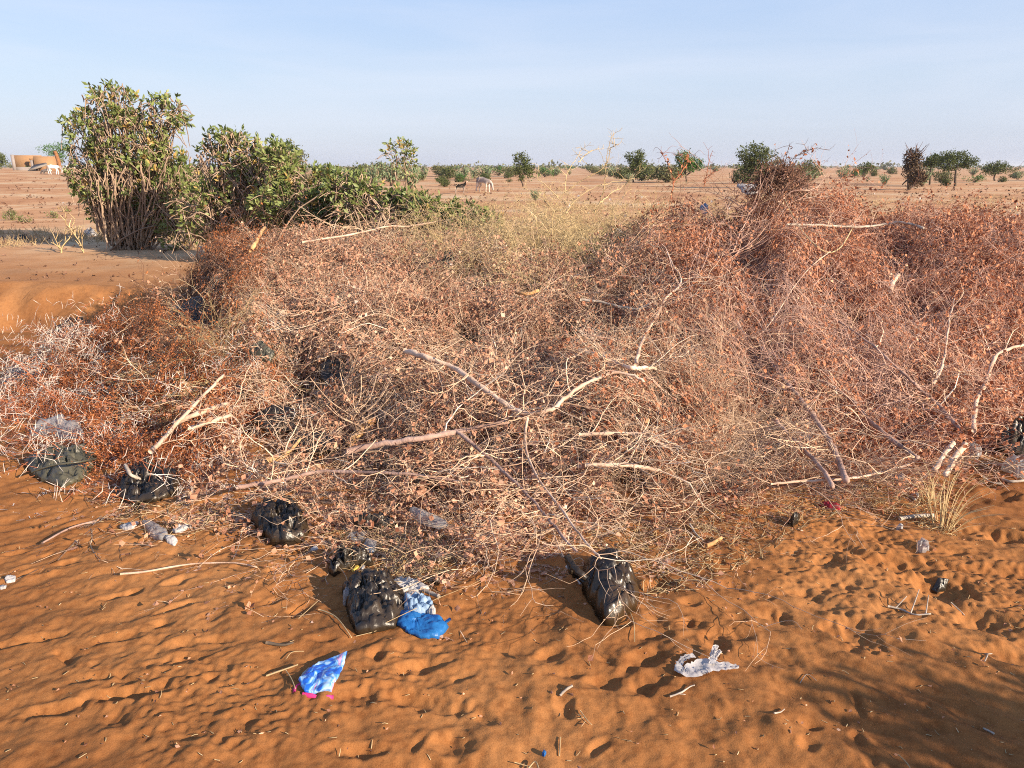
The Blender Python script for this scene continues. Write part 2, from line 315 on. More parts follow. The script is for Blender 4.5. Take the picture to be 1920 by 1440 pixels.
class MB:                                            # collects tubes and leaves
    def __init__(s): s.V = []; s.F = []; s.Rn = []; s.n = 0
    def add(s, V, F, r):
        V = np.asarray(V, float); s.V.append(V); s.F.append(np.asarray(F) + s.n); s.Rn.append(np.full(len(V), r) if np.isscalar(r) else r); s.n += len(V)
    def tube(s, P, rad, k=3, r=.5, wob=0.):
        P = np.asarray(P, float); m = len(P); T = np.gradient(P, axis=0); T /= (np.linalg.norm(T, axis=1)[:, None] + 1e-9)
        up = np.array([0, 0, 1.]) if abs(T[:, 2].mean()) < .85 else np.array([1., 0, 0])
        A = np.cross(T, up); A /= (np.linalg.norm(A, axis=1)[:, None] + 1e-9); B = np.cross(T, A)
        th = np.arange(k) * 2 * np.pi / k; rad = np.broadcast_to(np.asarray(rad, float), (m,))
        rr = rad[:, None] * (1 + (wob * np.random.randn(m, k) if wob else 0))
        V = P[:, None, :] + (A[:, None, :] * np.cos(th)[None, :, None] + B[:, None, :] * np.sin(th)[None, :, None]) * rr[..., None]
        i = np.arange(m - 1)[:, None] * k; j = np.arange(k)[None, :]; j2 = (j + 1) % k
        F = np.stack([i + j, i + j2, i + k + j2, i + k + j], -1).reshape(-1, 4)
        s.add(V.reshape(-1, 3), F, r)
        if k > 4:                                    # blunt cut ends
            for e, base_ in ((0, s.n - m * k), (1, s.n - k)):
                if k == 6:
                    q = base_; s.F.append(np.array([[q, q+1, q+2, q+3], [q, q+3, q+4, q+5]]))
                elif k == 8:
                    q = base_; s.F.append(np.array([[q, q+1, q+2, q+3], [q, q+3, q+4, q+7], [q+4, q+5, q+6, q+7]]))
    def leaves(s, P, D, size, wid=.5, curl=.25, rng=None, rnd=None):
        P = np.asarray(P, float); k = len(P)
        if k == 0: return
        D = D / (np.linalg.norm(D, axis=1)[:, None] + 1e-9); q = rng.randn(k, 3); W = np.cross(D, q); W /= (np.linalg.norm(W, axis=1)[:, None] + 1e-9); N = np.cross(D, W)
        size = np.broadcast_to(size, (k,))[:, None]
        a = P; tip = P + D * size + N * size * curl * .6; mid = P + D * size * .5
        l1 = mid + W * size * wid * .5 + N * size * curl; r1 = mid - W * size * wid * .5 + N * size * curl * rng.rand(k)[:, None]
        m1 = mid
        V = np.stack([a, l1, tip, r1, m1], 1).reshape(-1, 3); i = np.arange(k)[:, None] * 5
        F = np.concatenate([np.concatenate([i, i + 4, i + 2, i + 1], 1), np.concatenate([i, i + 3, i + 2, i + 4], 1)])
        s.add(V, F, np.repeat(rng.rand(k) if rnd is None else rnd, 5))
    def arrays(s): return np.concatenate(s.V), np.concatenate(s.F), np.concatenate(s.Rn)
    def build(s, name, m, parent=None, smooth=False, kind=None):
        V, F, r = s.arrays(); return mesh_np(name, V, F, m, parent, r, smooth, kind)
    def off(s, v):
        s.V = [x + np.asarray(v) for x in s.V]; return s

# ------------------------------------------------------------------ ground
def axis(lo, hi, step, far_lo, far_hi, gr):
    a = list(np.arange(lo, hi, step)); s = step; p = a[-1]
    while p < far_hi: s *= gr; p += s; a.append(p)
    s = step; p = a[0]; left = []
    while p > far_lo: s *= gr; p -= s; left.append(p)
    return np.array(left[::-1] + a)
ax = axis(-2.1, 2.3, .0075, -4500, 4500, 1.028); ay = axis(1.45, 3.35, .0068, -40, 6000, 1.014)
X, Y = np.meshgrid(ax, ay); Z = ground(X.ravel(), Y.ravel())
nx, ny = len(ax), len(ay); ii = (np.arange(ny - 1)[:, None] * nx + np.arange(nx - 1)[None, :]).ravel()
mesh_np('ground', np.stack([X.ravel(), Y.ravel(), Z], 1), np.stack([ii, ii + 1, ii + nx + 1, ii + nx], 1), M['sand'], None, None, True, 'structure')
Z2 = Z.reshape(ny, nx)
def g1(x, y):                                        # height of the ground sheet at one spot
    x, y = float(x), float(y); i = min(max(int(np.searchsorted(ax, x)) - 1, 0), nx - 2); j = min(max(int(np.searchsorted(ay, y)) - 1, 0), ny - 2)
    f = (x - ax[i]) / (ax[i+1] - ax[i]); g = (y - ay[j]) / (ay[j+1] - ay[j])
    return float((Z2[j, i] * (1-f) + Z2[j, i+1] * f) * (1-g) + (Z2[j+1, i] * (1-f) + Z2[j+1, i+1] * f) * g)

# ------------------------------------------------------------------ twig templates
def grow(mb, rng, p, d, n, seg, rad, depth, jit, pb, nodes, zig=.5, ang=50, flat_=1., droop=0., up=0.):
    P = [p.copy()]; d = d / np.linalg.norm(d); sg = 1
    for i in range(n):
        ax_ = rng.randn(3); ax_ -= ax_.dot(d) * d; ax_ /= np.linalg.norm(ax_) + 1e-9
        d = d + ax_ * jit * (.5 + rng.rand()) ; d[2] = d[2] * flat_ - droop + up; d /= np.linalg.norm(d)
        p = p + d * seg * (.7 + .6 * rng.rand()); P.append(p.copy()); nodes.append((p.copy(), d.copy(), depth))
        if depth > 0 and rng.rand() < pb:
            s = rng.randn(3); s -= s.dot(d) * d; s /= np.linalg.norm(s) + 1e-9; a = R(ang * (.7 + .6 * rng.rand()))
            nd = d * math.cos(a) + s * math.sin(a); nd[2] *= flat_
            grow(mb, rng, p.copy(), nd, max(2, int(n * (.45 + .35 * rng.rand()))), seg * .85, rad * .62, depth - 1, jit, pb, nodes, zig, ang, flat_, droop, up)
            d = d - s * zig * .35; d /= np.linalg.norm(d)
    mb.tube(P, np.linspace(rad, rad * .5, len(P)), 3, rng.rand())
def template(kind, seed):
    rng = np.random.RandomState(seed); tw = MB(); lf = MB(); th = MB(); nodes = []
    if kind == 'net':
        for k in range(2): grow(tw, rng, np.zeros(3), np.array([1, rng.randn() * .5, .0]) * (1 if k else -1), 11, .050, .0034, 3, .26, .46, nodes, .95, 55, .7)
        P = [(q, d) for q, d, e in nodes for _ in range(3) if rng.rand() < .30]; sz, wd = (.014, .026), .95
    elif kind == 'leafy':
        for k in range(3): grow(tw, rng, np.zeros(3), rng.randn(3), 8, .040, .0028, 3, .26, .56, nodes, .8, 50, .85)
        P = [(q, d) for q, d, e in nodes for _ in range(2) if rng.rand() < .42]; sz, wd = (.015, .030), .75
    elif kind == 'fine':
        for k in range(3): grow(tw, rng, np.zeros(3), rng.randn(3), 8, .035, .0030, 3, .25, .5, nodes, .4, 45, .85)
        P = [(q, d) for q, d, e in nodes for _ in range(3) if rng.rand() < .7]; sz, wd = (.008, .017), .5
    elif kind == 'bare':
        for k in range(2): grow(tw, rng, np.zeros(3), np.array([1, rng.randn() * .3, .1]), 12, .058, .0033, 3, .20, .44, nodes, .5, 42, .75)
        P = [(q, d) for q, d, e in nodes if rng.rand() < .08]; sz, wd = (.012, .022), .8
    elif kind == 'yellow':
        for k in range(3): grow(tw, rng, np.zeros(3), rng.randn(3) + np.array([0, 0, .6]), 8, .065, .0028, 2, .14, .6, nodes, .3, 60, 1.)
        P = []; sz, wd = (.01, .02), .5
        for q, d, e in nodes:
            for s in (0, 1):
                v = rng.randn(3); v -= v.dot(d) * d; v /= np.linalg.norm(v); th.tube([q, q + v * .03], [.0018, .0006], 3, .6)
    elif kind == 'thorn':
        for k in range(2): grow(tw, rng, np.zeros(3), np.array([1, rng.randn() * .5, .12]) * (1 if k else -1), 13, .050, .0046, 2, .13, .28, nodes, .3, 40, .9)
        P = [(q, d) for q, d, e in nodes for _ in range(2) if rng.rand() < .30]; sz, wd = (.007, .015), .5
        for q, d, e in nodes:
            v = rng.randn(3); v -= v.dot(d) * d; v /= np.linalg.norm(v); l = .034 + .030 * rng.rand()
            if rng.rand() < .35: continue
            for s in (-1, 1): w_ = v * s * .85 + rng.randn(3) * .25; th.tube([q, q + w_ * l], [.0020, .0007], 3, rng.rand())
    if P:
        PP = np.array([q for q, d in P]); DD = np.array([d for q, d in P]) + rng.randn(len(P), 3) * .9
        lf.leaves(PP, DD, (sz[0] + (sz[1] - sz[0]) * rng.rand(len(P))) * (.6 + .9 * rng.rand(len(P)) ** 2), wd, .3, rng)
    return [x.arrays() if x.n else None for x in (tw, lf, th)]
TPL = {k: [template(k, 100 + 17 * i + len(k)) for i in range(7)] for k in ('net', 'leafy', 'fine', 'bare', 'yellow', 'thorn')}

def inpoly(u, v, poly):
    poly = np.asarray(poly, float); c = np.zeros(len(u), bool); j = len(poly) - 1
    for i in range(len(poly)):
        xi, yi = poly[i]; xj, yj = poly[j]
        c ^= ((yi > v) != (yj > v)) & (u < (xj - xi) * (v - yi) / (yj - yi + 1e-9) + xi); j = i
    return c
def spots(rng, n, poly, pw=.6, jag=22, keep=None):
    got = []; tot = 0
    for _ in range(200):
        k = 40000; y = 2.8 + 7.2 * rng.rand(k) ** (1 / (2 - pw)) if pw < 2 else None
        a = -1.0 + 2.3 * rng.rand(k); x = a * (y * CP + .32)
        m = bil(HMf, x, y) > .6; x, y = x[m], y[m]
        z = hz(x, y); u, v = proj(x, y, z)
        u2 = u + jag * rng.randn(len(u)); v2 = v + jag * .6 * rng.randn(len(u))
        m = inpoly(u2, v2, poly)
        if keep is not None: m &= rng.rand(len(u)) < keep(u, v)
        got.append(np.stack([x[m], y[m]], 1)); tot += m.sum()
        if tot >= n: break
    return np.concatenate(got)[:n]
def place(acc, rng, kind, pts, depth, scale, tilt, drape=.85, heading=None):
    tp = TPL[kind]; which = rng.randint(len(tp), size=len(pts))
    for t in range(len(tp)):
        q = pts[which == t]; k = len(q)
        if k == 0: continue
        th = rng.rand(k) * 2 * np.pi if heading is None else R(heading[0]) + R(heading[1]) * rng.randn(k)
        ti = R(tilt) * rng.randn(k); ro = R(tilt) * rng.randn(k) + (rng.rand(k) < .5) * np.pi
        s = scale[0] + (scale[1] - scale[0]) * rng.rand(k); dp = depth[0] + (depth[1] - depth[0]) * rng.rand(k)
        c, s_ = np.cos, np.sin; Z0, O1 = np.zeros(k), np.ones(k)
        Rx = np.stack([np.stack([O1, Z0, Z0], 1), np.stack([Z0, c(ro), -s_(ro)], 1), np.stack([Z0, s_(ro), c(ro)], 1)], 1)
        Ry = np.stack([np.stack([c(ti), Z0, s_(ti)], 1), np.stack([Z0, O1, Z0], 1), np.stack([-s_(ti), Z0, c(ti)], 1)], 1)
        Rz = np.stack([np.stack([c(th), -s_(th), Z0], 1), np.stack([s_(th), c(th), Z0], 1), np.stack([Z0, Z0, O1], 1)], 1)
        Rm = Rz @ Ry @ Rx * s[:, None, None]; jit = rng.rand(k) * .6 - .3
        h0 = hz(q[:, 0], q[:, 1])
        for j in range(3):
            if tp[t][j] is None: continue
            V, F, r = tp[t][j]
            W = np.einsum('kij,vj->kvi', Rm, V); W[..., 0] += q[:, 0, None]; W[..., 1] += q[:, 1, None]
            hs = hz(W[..., 0].ravel(), W[..., 1].ravel()).reshape(k, -1)
            W[..., 2] += drape * hs + (1 - drape) * h0[:, None] - dp[:, None] - .07
            W[..., 2] = np.maximum(W[..., 2], bil(GG, W[..., 0].ravel(), W[..., 1].ravel()).reshape(k, -1) + .004)
            FF = (F[None] + (np.arange(k) * len(V))[:, None, None]).reshape(-1, 4)
            acc[j].add(W.reshape(-1, 3), FF, np.clip(r[None] + jit[:, None], 0, 1).ravel())
def pile(name, label, cat, mats, jobs, loc, seed, group=None, gap=.17):
    rng = np.random.RandomState(seed); acc = [MB(), MB(), MB()]
    t = thing(name, label, cat, loc, group)
    for (kind, n_, poly, depth, scale, tilt, kw) in jobs:
        kw = dict(kw); sp = spots(rng, n_, poly, kw.pop('pw', .6), kw.pop('jag', 22), kw.pop('keep', None)); place(acc, rng, kind, sp, depth, scale, tilt, **kw)
    for a, nm, m in zip(acc, ('twigs', 'dry_leaves', 'thorns'), mats):
        if a.n:
            V, F, r = a.arrays()
            if nm == 'dry_leaves':                   # leave real gaps between the clumps
                b0 = V[F[:, 0]]; u, v = proj(b0[:, 0], b0[:, 1], b0[:, 2]); g = noi(b0[:, 0] * 2.6, b0[:, 1] * 2.6, 95) + .7 * noi(b0[:, 0] * 6.5, b0[:, 1] * 6.5, 96)
                g = g + 1.1 * (1 - HOLES(u, v)); hsh = (np.sin(F[:, 0] * 12.9898) * 43758.5453) % 1
                kp = (g < gap) | (hsh > .93); F = F[kp]
            elif nm == 'twigs':
                b0 = V[F[:, 0]]; u, v = proj(b0[:, 0], b0[:, 1], b0[:, 2]); g = noi(b0[:, 0] * 2.6, b0[:, 1] * 2.6, 95) + .7 * noi(b0[:, 0] * 6.5, b0[:, 1] * 6.5, 96) + 1.1 * (1 - HOLES(u, v)); hsh = (np.floor(r[F[:, 0]] * 997) * .618) % 1; F = F[(g < gap + .42) | (hsh > .72)]
            mesh_np(nm, V, F, M[m], t, r)
    return t
def hole(*hs):                                       # fewer twigs where the photo looks into dark gaps
    def f(u, v):
        k = np.ones(len(u))
        for (cu, cv, ru, rv, s) in hs: k = k * (1 - s * np.exp(-((u - cu) / ru) ** 2 - ((v - cv) / rv) ** 2))
        return k
    return f
HOLES = hole((620,690,60,45,.6), (520,800,70,45,.8), (600,860,60,30,.6), (880,640,25,18,.5), (820,910,30,22,.7), (700,880,50,25,.5),
             (1180,780,60,35,.35), (1440,810,40,60,.7), (1180,900,60,30,.5), (1500,640,50,30,.3), (1620,600,40,30,.4), (1700,700,60,50,.35), (1230,900,90,40,.45), (370,590,60,55,.75), (880,500,25,18,.8), (680,760,60,40,.5))
EDGE = lambda u, v: np.interp(u, [-60, 60, 190], [.03, .28, 1.])
# main pile of pale net-like twigs
P_MAIN = [(330,520),(430,450),(520,430),(640,425),(780,445),(900,470),(1050,520),(1180,500),(1250,560),(1290,700),(1240,800),(1230,900),(1220,1010),(1090,1060),(900,1010),(800,1060),(620,1005),(480,965),(330,1015),(200,975),(300,880),(430,860),(470,700),(400,640)]
pile('brush_heap', 'broad middle heap of pale zigzag twigs with small round brown leaves, behind the black bags', 'brush pile', ('twig', 'leafbrown', 'thorn'), [
    ('net', 1050, P_MAIN, (-.03, .10), (.75, 1.25), 13, dict(keep=HOLES)),
    ('net', 240, P_MAIN, (.12, .34), (.8, 1.2), 25, dict(keep=HOLES)),
    ('leafy', 1500, P_MAIN, (.02, .20), (.65, 1.0), 40, dict(keep=HOLES)),
    ('leafy', 1000, [(400,500),(620,430),(1150,480),(1220,600),(900,620),(480,640)], (.0, .1), (.7, 1.), 40, {}),
    ('bare', 150, P_MAIN, (-.04, .04), (.9, 1.5), 14, dict(keep=HOLES))], (0, 5.5, 0), 11)
# rust coloured leafy pile on the right
P_RUST = [(1180,500),(1210,430),(1260,345),(1330,370),(1400,345),(1520,345),(1700,365),(1830,375),(2300,390),(2500,700),(2300,800),(1920,800),(1750,760),(1560,780),(1450,760),(1330,720),(1230,600)]
P_RT = [(1200,480),(1260,350),(1400,350),(1560,350),(1830,380),(2400,400),(2400,640),(1900,620),(1600,560),(1300,560)]
pile('brush_heap', 'large rust-brown leafy brush heap filling the right side, below the distant trees', 'brush pile', ('twigpink', 'leafrust', 'thorn'), [
    ('leafy', 2300, P_RUST, (-.04, .12), (.7, 1.15), 45, dict(keep=HOLES)),
    ('leafy', 1300, P_RT, (-.05, .08), (.65, 1.0), 45, {}),
    ('net', 600, P_RUST, (-.06, .10), (.8, 1.2), 20, dict(keep=HOLES)),
    ('bare', 120, P_RUST, (-.10, .02), (.8, 1.4), 25, {})], (4, 6.5, 0), 12)
# fine straw-pale twig drift between them
P_FINE = [(1200,700),(1330,690),(1400,790),(1500,850),(1560,910),(1480,960),(1330,965),(1240,930),(1180,860)]
pile('brush_heap', 'drift of very fine pale straw-pink twigs at the lower middle right, above the footprints', 'brush pile', ('twig', 'leafrust', 'thorn'), [
    ('bare', 300, P_FINE, (-.05, .08), (.55, .95), 25, dict(keep=hole((1180,900,60,35,.6)))),
    ('net', 300, P_FINE, (-.02, .14), (.6, .95), 25, dict(keep=hole((1180,900,60,35,.6)))),
    ('leafy', 160, P_FINE, (.0, .1), (.6, .9), 30, {})], (1.2, 4.2, 0), 13)
# long branches fanning down to the right
P_FAN = [(1440,700),(1600,740),(1750,760),(1900,780),(2300,790),(2200,830),(1920,830),(1760,880),(1600,920),(1500,900),(1420,840)]
pile('brush_heap', 'sparser fan of pinkish bare branches at lower right, sand showing through', 'brush pile', ('twigpink', 'leafrust', 'thorn'), [
    ('bare', 190, P_FAN, (-.10, .03), (.8, 1.3), 14, dict(heading=(130, 35))),
    ('net', 110, P_FAN, (-.02, .1), (.8, 1.1), 22, {}),
    ('leafy', 90, P_FAN, (.0, .12), (.7, 1.), 40, {})], (3, 4.6, 0), 14)
# yellow straw-coloured thorn bush on top
P_YEL = [(770,440),(860,400),(960,385),(1060,370),(1140,360),(1190,430),(1150,520),(1040,530),(900,520),(800,500)]
pile('thorn_bush', 'yellow straw-coloured thorn bush lying on top of the heap, its sprigs against the plain', 'thorn bush', ('twigyellow', 'leafbrown', 'twigyellow'), [
    ('yellow', 200, P_YEL, (-.14, .12), (.8, 1.25), 50, dict(drape=.4)),
    ('bare', 90, P_YEL, (-.08, .05), (.8, 1.2), 25, {})], (.4, 8, 0), 15)
# fine orange-brown bush at the left behind
P_ORA = [(150,620),(200,540),(300,500),(380,440),(450,425),(480,520),(450,620),(430,700),(330,770),(210,780),(190,700)]
pile('brush_heap', 'rusty orange bush with tiny leaves and dark gaps, at the left end beside the pit', 'brush pile', ('twigdark', 'leaforange', 'thorn'), [
    ('fine', 900, P_ORA, (-.08, .12), (.8, 1.2), 45, dict(keep=hole((370,600,50,50,.9), (270,620,25,22,.9), (300,650,25,20,.5)))),
    ('bare', 70, P_ORA, (-.08, .05), (.8, 1.2), 25, dict(keep=hole((370,600,50,50,.9))))], (-3, 6.4, 0), 16)
# white-thorned reddish branches, front left
P_THO = [(-250,780),(0,650),(60,640),(150,620),(230,680),(330,740),(440,720),(460,840),(330,880),(300,960),(230,950),(190,860),(20,870),(-250,870)]
pile('thorn_bush', 'reddish thorn branches bristling with long white thorns, spread at the far left', 'thorn bush', ('twigred', 'leaforange', 'thorn'), [
    ('thorn', 130, P_THO, (-.10, .08), (.8, 1.2), 12, dict(drape=.35, keep=EDGE)),
    ('thorn', 26, [(-100,680),(60,600),(160,620),(60,700)], (-.1, .0), (.9, 1.3), 14, dict(drape=.35)),
    ('fine', 900, P_THO, (-.02, .16), (.7, 1.1), 40, dict(keep=lambda u, v: EDGE(u, v) * hole((100,820,60,40,.8), (40,700,40,30,.8))(u, v)))], (-2.6, 4.8, 0), 17)

pile('straw_wisp', 'matted yellow straw wisp in the left of the heap above the short pale sticks', 'straw', ('twigyellow', 'leafbrown', 'twigyellow'), [
    ('bare', 26, [(320,690),(370,665),(450,675),(440,735),(350,760)], (-.13, -.05), (.45, .75), 25, dict(jag=6, drape=.5)), ('yellow', 9, [(340,690),(430,680),(420,720)], (-.12, -.05), (.4, .6), 40, dict(jag=5))], (-1.9, 4.9, 0), 18, gap=9)
# low litter of twigs and leaf crumbs that spilled onto the sand: nobody could count it
rng = np.random.RandomState(5); lt = MB(); lc = MB()
def scatter_litter(poly, n_, ln=(.02, .10)):
    us = [p[0] for p in poly]; vs = [p[1] for p in poly]; k = 0
    while k < n_:
        u, v = rng.uniform(min(us), max(us)), rng.uniform(min(vs), max(vs))
        if not inpoly(np.array([u]), np.array([v]), poly)[0]: continue
        k += 1; x, y, _ = flat(u, v); a = rng.rand() * 6.28; l = rng.uniform(*ln); z = g1(x, y)
        d = np.array([math.cos(a), math.sin(a), rng.rand() * .5]); p0 = np.array([x, y, z + .002]); p1 = p0 + d * l * .5 + rng.randn(3) * l * .1; p2 = p1 + d * l * .5 + rng.randn(3) * l * .12
        p1[2] = max(p1[2], g1(p1[0], p1[1]) + .002); p2[2] = max(p2[2], g1(p2[0], p2[1]) + .002)
        lt.tube([p0, p1, p2], [.0017, .0015, .0008], 3, rng.rand())
        if rng.rand() < .6:
            q = p0 + rng.randn(3) * .03; q[2] = g1(q[0], q[1]) + .004
            lc.leaves([q], np.array([[rng.randn(), rng.randn(), .2]]), .008 + .009 * rng.rand(), .6, .3, rng)
scatter_litter([(620,1000),(840,1000),(860,1060),(790,1130),(680,1090),(600,1060)], 600)
scatter_litter([(1080,1010),(1300,960),(1560,900),(1640,940),(1480,1010),(1400,1080),(1200,1150),(1180,1060)], 650)
scatter_litter([(1560,900),(1780,880),(1800,1010),(1640,960)], 380)
scatter_litter([(180,950),(450,960),(440,1010),(330,1020),(220,990)], 120)
scatter_litter([(0,900),(1920,900),(1920,1440),(0,1440)], 420, (.004, .020))
scatter_litter([(1760,840),(1920,860),(1920,890),(1800,870)], 90)
o = lt.build('twig_litter', M['straw'], None); tag(o, 'loose broken twigs and straw bits strewn over the orange sand before the heap', 'twig litter'); o['kind'] = 'stuff'
o = lc.build('leaf_litter', M['leafbrown'], None); tag(o, 'crumbled dry brown leaves scattered on the sand along the front of the heap', 'leaf litter'); o['kind'] = 'stuff'

# ------------------------------------------------------------------ single branches lying on the heap
def smooth(P, k=6):
    P = [np.array(p) for p in P]; out_ = []
    for i in range(len(P) - 1):
        a, b_, c, d = P[max(i-1, 0)], P[i], P[i+1], P[min(i+2, len(P)-1)]
        for t in np.arange(k) / k:
            out_.append(.5 * ((2*b_) + (-a + c)*t + (2*a - 5*b_ + 4*c - d)*t*t + (-a + 3*b_ - 3*c + d)*t**3))
    out_.append(P[-1]); return np.array(out_)
def branch(px, r0, r1, m, label, off=.07, side=8, seed=0, cat='branch', name='branch', zoff=None, twm='twig', base=None, sidelen=.3):
    rng = np.random.RandomState(seed + 500); np.random.seed(seed)
    pts = [onheap(u, v, (off + .13) if zoff is None else zoff[i]) for i, (u, v) in enumerate(px)]
    # even the depth steps so the branch stays a smooth stick
    P = smooth([tuple(p) for p in pts]); K = np.ones(5) / 5
    if len(P) > 8:
        Q = np.stack([np.convolve(np.pad(P[:, j], 2, 'edge'), K, 'valid') for j in range(3)], 1); P = Q
    P = P + rng.randn(*P.shape) * r0 * .18
    mb = MB(); rad = 1.03 * np.linspace(r0, r1, len(P)) * (1 + .10 * rng.randn(len(P))); mb.tube(P, rad, 8, .5, .05)
    loc = tuple(P[0]); t = thing(name, label, cat, loc, None); mb.build('stem', M[m], t, True)
    if side:
        tw = MB(); nodes = []
        for k in range(side):
            i = rng.randint(2, len(P) - 1); d = P[i] - P[i-1]; d /= np.linalg.norm(d) + 1e-9; q = rng.randn(3); q[2] = abs(q[2]) * .5; q -= q.dot(d) * d; q /= np.linalg.norm(q)
            grow(tw, rng, P[i].copy(), d * .5 + q, int(4 + sidelen * 20 * rng.rand()), .05, min(rad[i] * .5, .0040), 2, .22, .45, nodes, .85, 52, .8)
        tw.build('twig_spray', M[twm], t)
    return t
branch([(757,657),(800,672),(850,690),(905,728),(960,768),(992,778),(1035,768),(1062,745),(1105,715),(1160,701),(1212,720)], .017, .007, 'bark', 'long pale forked branch crossing the middle of the heap, cut yellow at its upper end', .19, 12, 1)
branch([(645,850),(700,836),(780,824),(862,810),(960,788)], .018, .011, 'barkpink', 'thickest smooth pinkish branch lying level in the middle, cut end to the left', .09, 5, 2)
branch([(279,852),(330,796),(375,748),(423,700)], .012, .008, 'bark', 'straight thin stick leaning up to the right above the torn black bag', .10, 4, 3)
branch([(322,797),(370,777),(432,757)], .015, .012, 'bark', 'upper of the two short pale sticks beside the leaning stick', .08, 2, 4)
branch([(352,806),(395,790),(436,779)], .012, .010, 'bark', 'lower of the two short pale sticks beside the leaning stick', .09, 2, 5)
branch([(502,866),(528,860),(548,842),(572,815)], .014, .006, 'woodfresh', 'short pale broken branch stub over the dark gap left of the thick branch', .10, 7, 6)
branch([(1084,655),(1125,667),(1175,688),(1200,690),(1232,692)], .015, .009, 'bark', 'short pale cut branch right of centre with a forked end', .10, 8, 7)
branch([(1192,688),(1203,640),(1233,592),(1248,560),(1272,540),(1277,520),(1262,498),(1250,470)], .011, .005, 'bark', 'pale curving branch climbing toward the upper right from the heap middle', .13, 14, 8)
branch([(1085,563),(1130,567),(1165,577),(1202,582)], .010, .009, 'woodgrey', 'short whitish peeled stick lying below the yellow thorn bush', .10, 2, 9)
branch([(1422,642),(1462,700),(1498,748),(1538,800),(1568,852),(1588,908)], .013, .016, 'barkpink', 'long purplish branch curving down the right side to the sand', .09, 9, 10)
branch([(1450,785),(1492,830),(1535,872),(1562,915)], .011, .012, 'barkpink', 'shorter purplish branch below the long curving one', .08, 6, 11)
branch([(1530,710),(1590,745),(1640,800),(1690,838),(1722,862)], .010, .014, 'barkpink', 'purplish branch curving down toward the root clump at right', .09, 7, 12)
branch([(1805,812),(1760,762),(1715,720),(1670,680),(1625,640),(1570,600)], .014, .005, 'barkpink', 'branch fanning up left from the split root clump at right', .10, 12, 13)
branch([(1825,812),(1828,760),(1850,715),(1868,665),(1920,648),(1990,630)], .015, .008, 'bark', 'pale branch rising right from the root clump, forking at the frame edge', .12, 14, 14)
branch([(1745,725),(1762,700),(1773,655),(1780,600),(1790,560)], .010, .004, 'bark', 'thin pale branch rising steeply above the root clump', .14, 12, 15)
branch([(1470,421),(1540,423),(1605,427),(1650,422),(1690,417),(1735,430)], .009, .010, 'woodgrey', 'whitish stick lying level along the top of the right heap', .10, 5, 16)
branch([(1668,545),(1675,530),(1684,515)], .018, .016, 'bark', 'stubby pale cut log end poking from the right heap', .11, 0, 17)
branch([(1080,815),(1140,814),(1200,815),(1255,840)], .010, .008, 'bark', 'level pale branch in the lower middle with a bent right end', .10, 8, 18)
branch([(1095,875),(1140,873),(1180,873),(1245,886)], .011, .009, 'bark', 'second level branch below the bent one in the lower middle', .10, 10, 19)
branch([(440,915),(500,905),(545,898),(600,885),(680,886),(780,892),(860,905)], .011, .006, 'barkpink', 'long thin pinkish branch running level above the middle black bag', .09, 10, 20)
branch([(850,805),(905,850),(950,890),(1000,940),(1040,990),(1085,1040)], .010, .005, 'barkpink', 'slender purplish branch slanting down to the large black bag', .10, 16, 21)
branch([(990,778),(985,815),(988,850),(1010,900),(1060,965),(1100,1020),(1130,1050)], .007, .004, 'bark', 'thin pale branch dropping from the long forked branch to the sand', .12, 16, 22)
branch([(1440,908),(1500,904),(1570,900),(1640,890),(1710,870)], .006, .005, 'bark', 'thin branch lying level on the sand edge at lower right', .05, 5, 23)
branch([(1790,830),(1765,860),(1752,885)], .014, .012, 'bark', 'left of the two root prongs below the root clump', .08, 1, 24)
branch([(1812,832),(1790,862),(1772,895)], .016, .012, 'bark', 'right of the two root prongs below the root clump', .08, 1, 25)
branch([(470,472),(482,450),(497,425)], .020, .016, 'woodfresh', 'orange split piece of trunk standing at the top left of the heap', .14, 0, 26)
branch([(1010,545),(985,552),(965,548)], .015, .012, 'woodfresh', 'short stub with a bright yellow cut end below the yellow thorn bush', .13, 0, 27)
branch([(560,455),(660,440),(730,410),(760,402),(830,395)], .010, .006, 'bark', 'bare branch lying along the back edge by the green shrubs', .16, 10, 28)
branch([(1380,600),(1420,640),(1500,520),(1560,470)], .005, .003, 'bark', 'thin whitish forked shoot on the right heap', .12, 10, 29)
branch([(1600,425),(1560,480),(1500,430),(1470,370)], .005, .003, 'twigyellow', 'dry yellow grass-like shoot on the right heap', .12, 8, 30)
# stump with curled shoots
t = thing('stump', 'orange-brown root stump with a brush of curled shoots in a dark gap, left of centre', 'stump', tuple(onheap(672, 815, .05)))
mb = MB(); q = np.array(t.location); np.random.seed(4)
mb.tube(smooth([q + (-.06,-.05,-.05), q, q + (.05,.03,.05), q + (.09,.05,.08)]), .026, 8, .5, .18); mb.build('root_knot', M['woodfresh'], t, True)
mb = MB(); rng = np.random.RandomState(8)
for k in range(14):
    a = rng.uniform(.3, 2.6); l = .22 + .28 * rng.rand(); e = q + np.array([math.cos(a) * l * .8, .05 * rng.randn(), .10 + math.sin(a) * l * .7])
    mb.tube(smooth([q, q + (e - q) * .25 + np.array([-.06 * np.sign(math.cos(a)), 0, .0]), q + (e - q) * .6, e]), np.linspace(.005, .002, 19), 4, rng.rand())
mb.build('shoot_spray', M['twig'], t)
t = thing('stump', 'splintered root clump where the branches fan out, at the right edge of the heap', 'stump', tuple(onheap(1808, 815, .05)))
mb = MB(); q = np.array(t.location)
for k in range(6): a = rng.rand() * 6.28; mb.tube([q + rng.randn(3) * .015, q + np.array([math.cos(a) * .09, -.02, abs(math.sin(a)) * .12])], [.022, .010], 6, .5, .2)
mb.build('root_knot', M['woodfresh'], t)
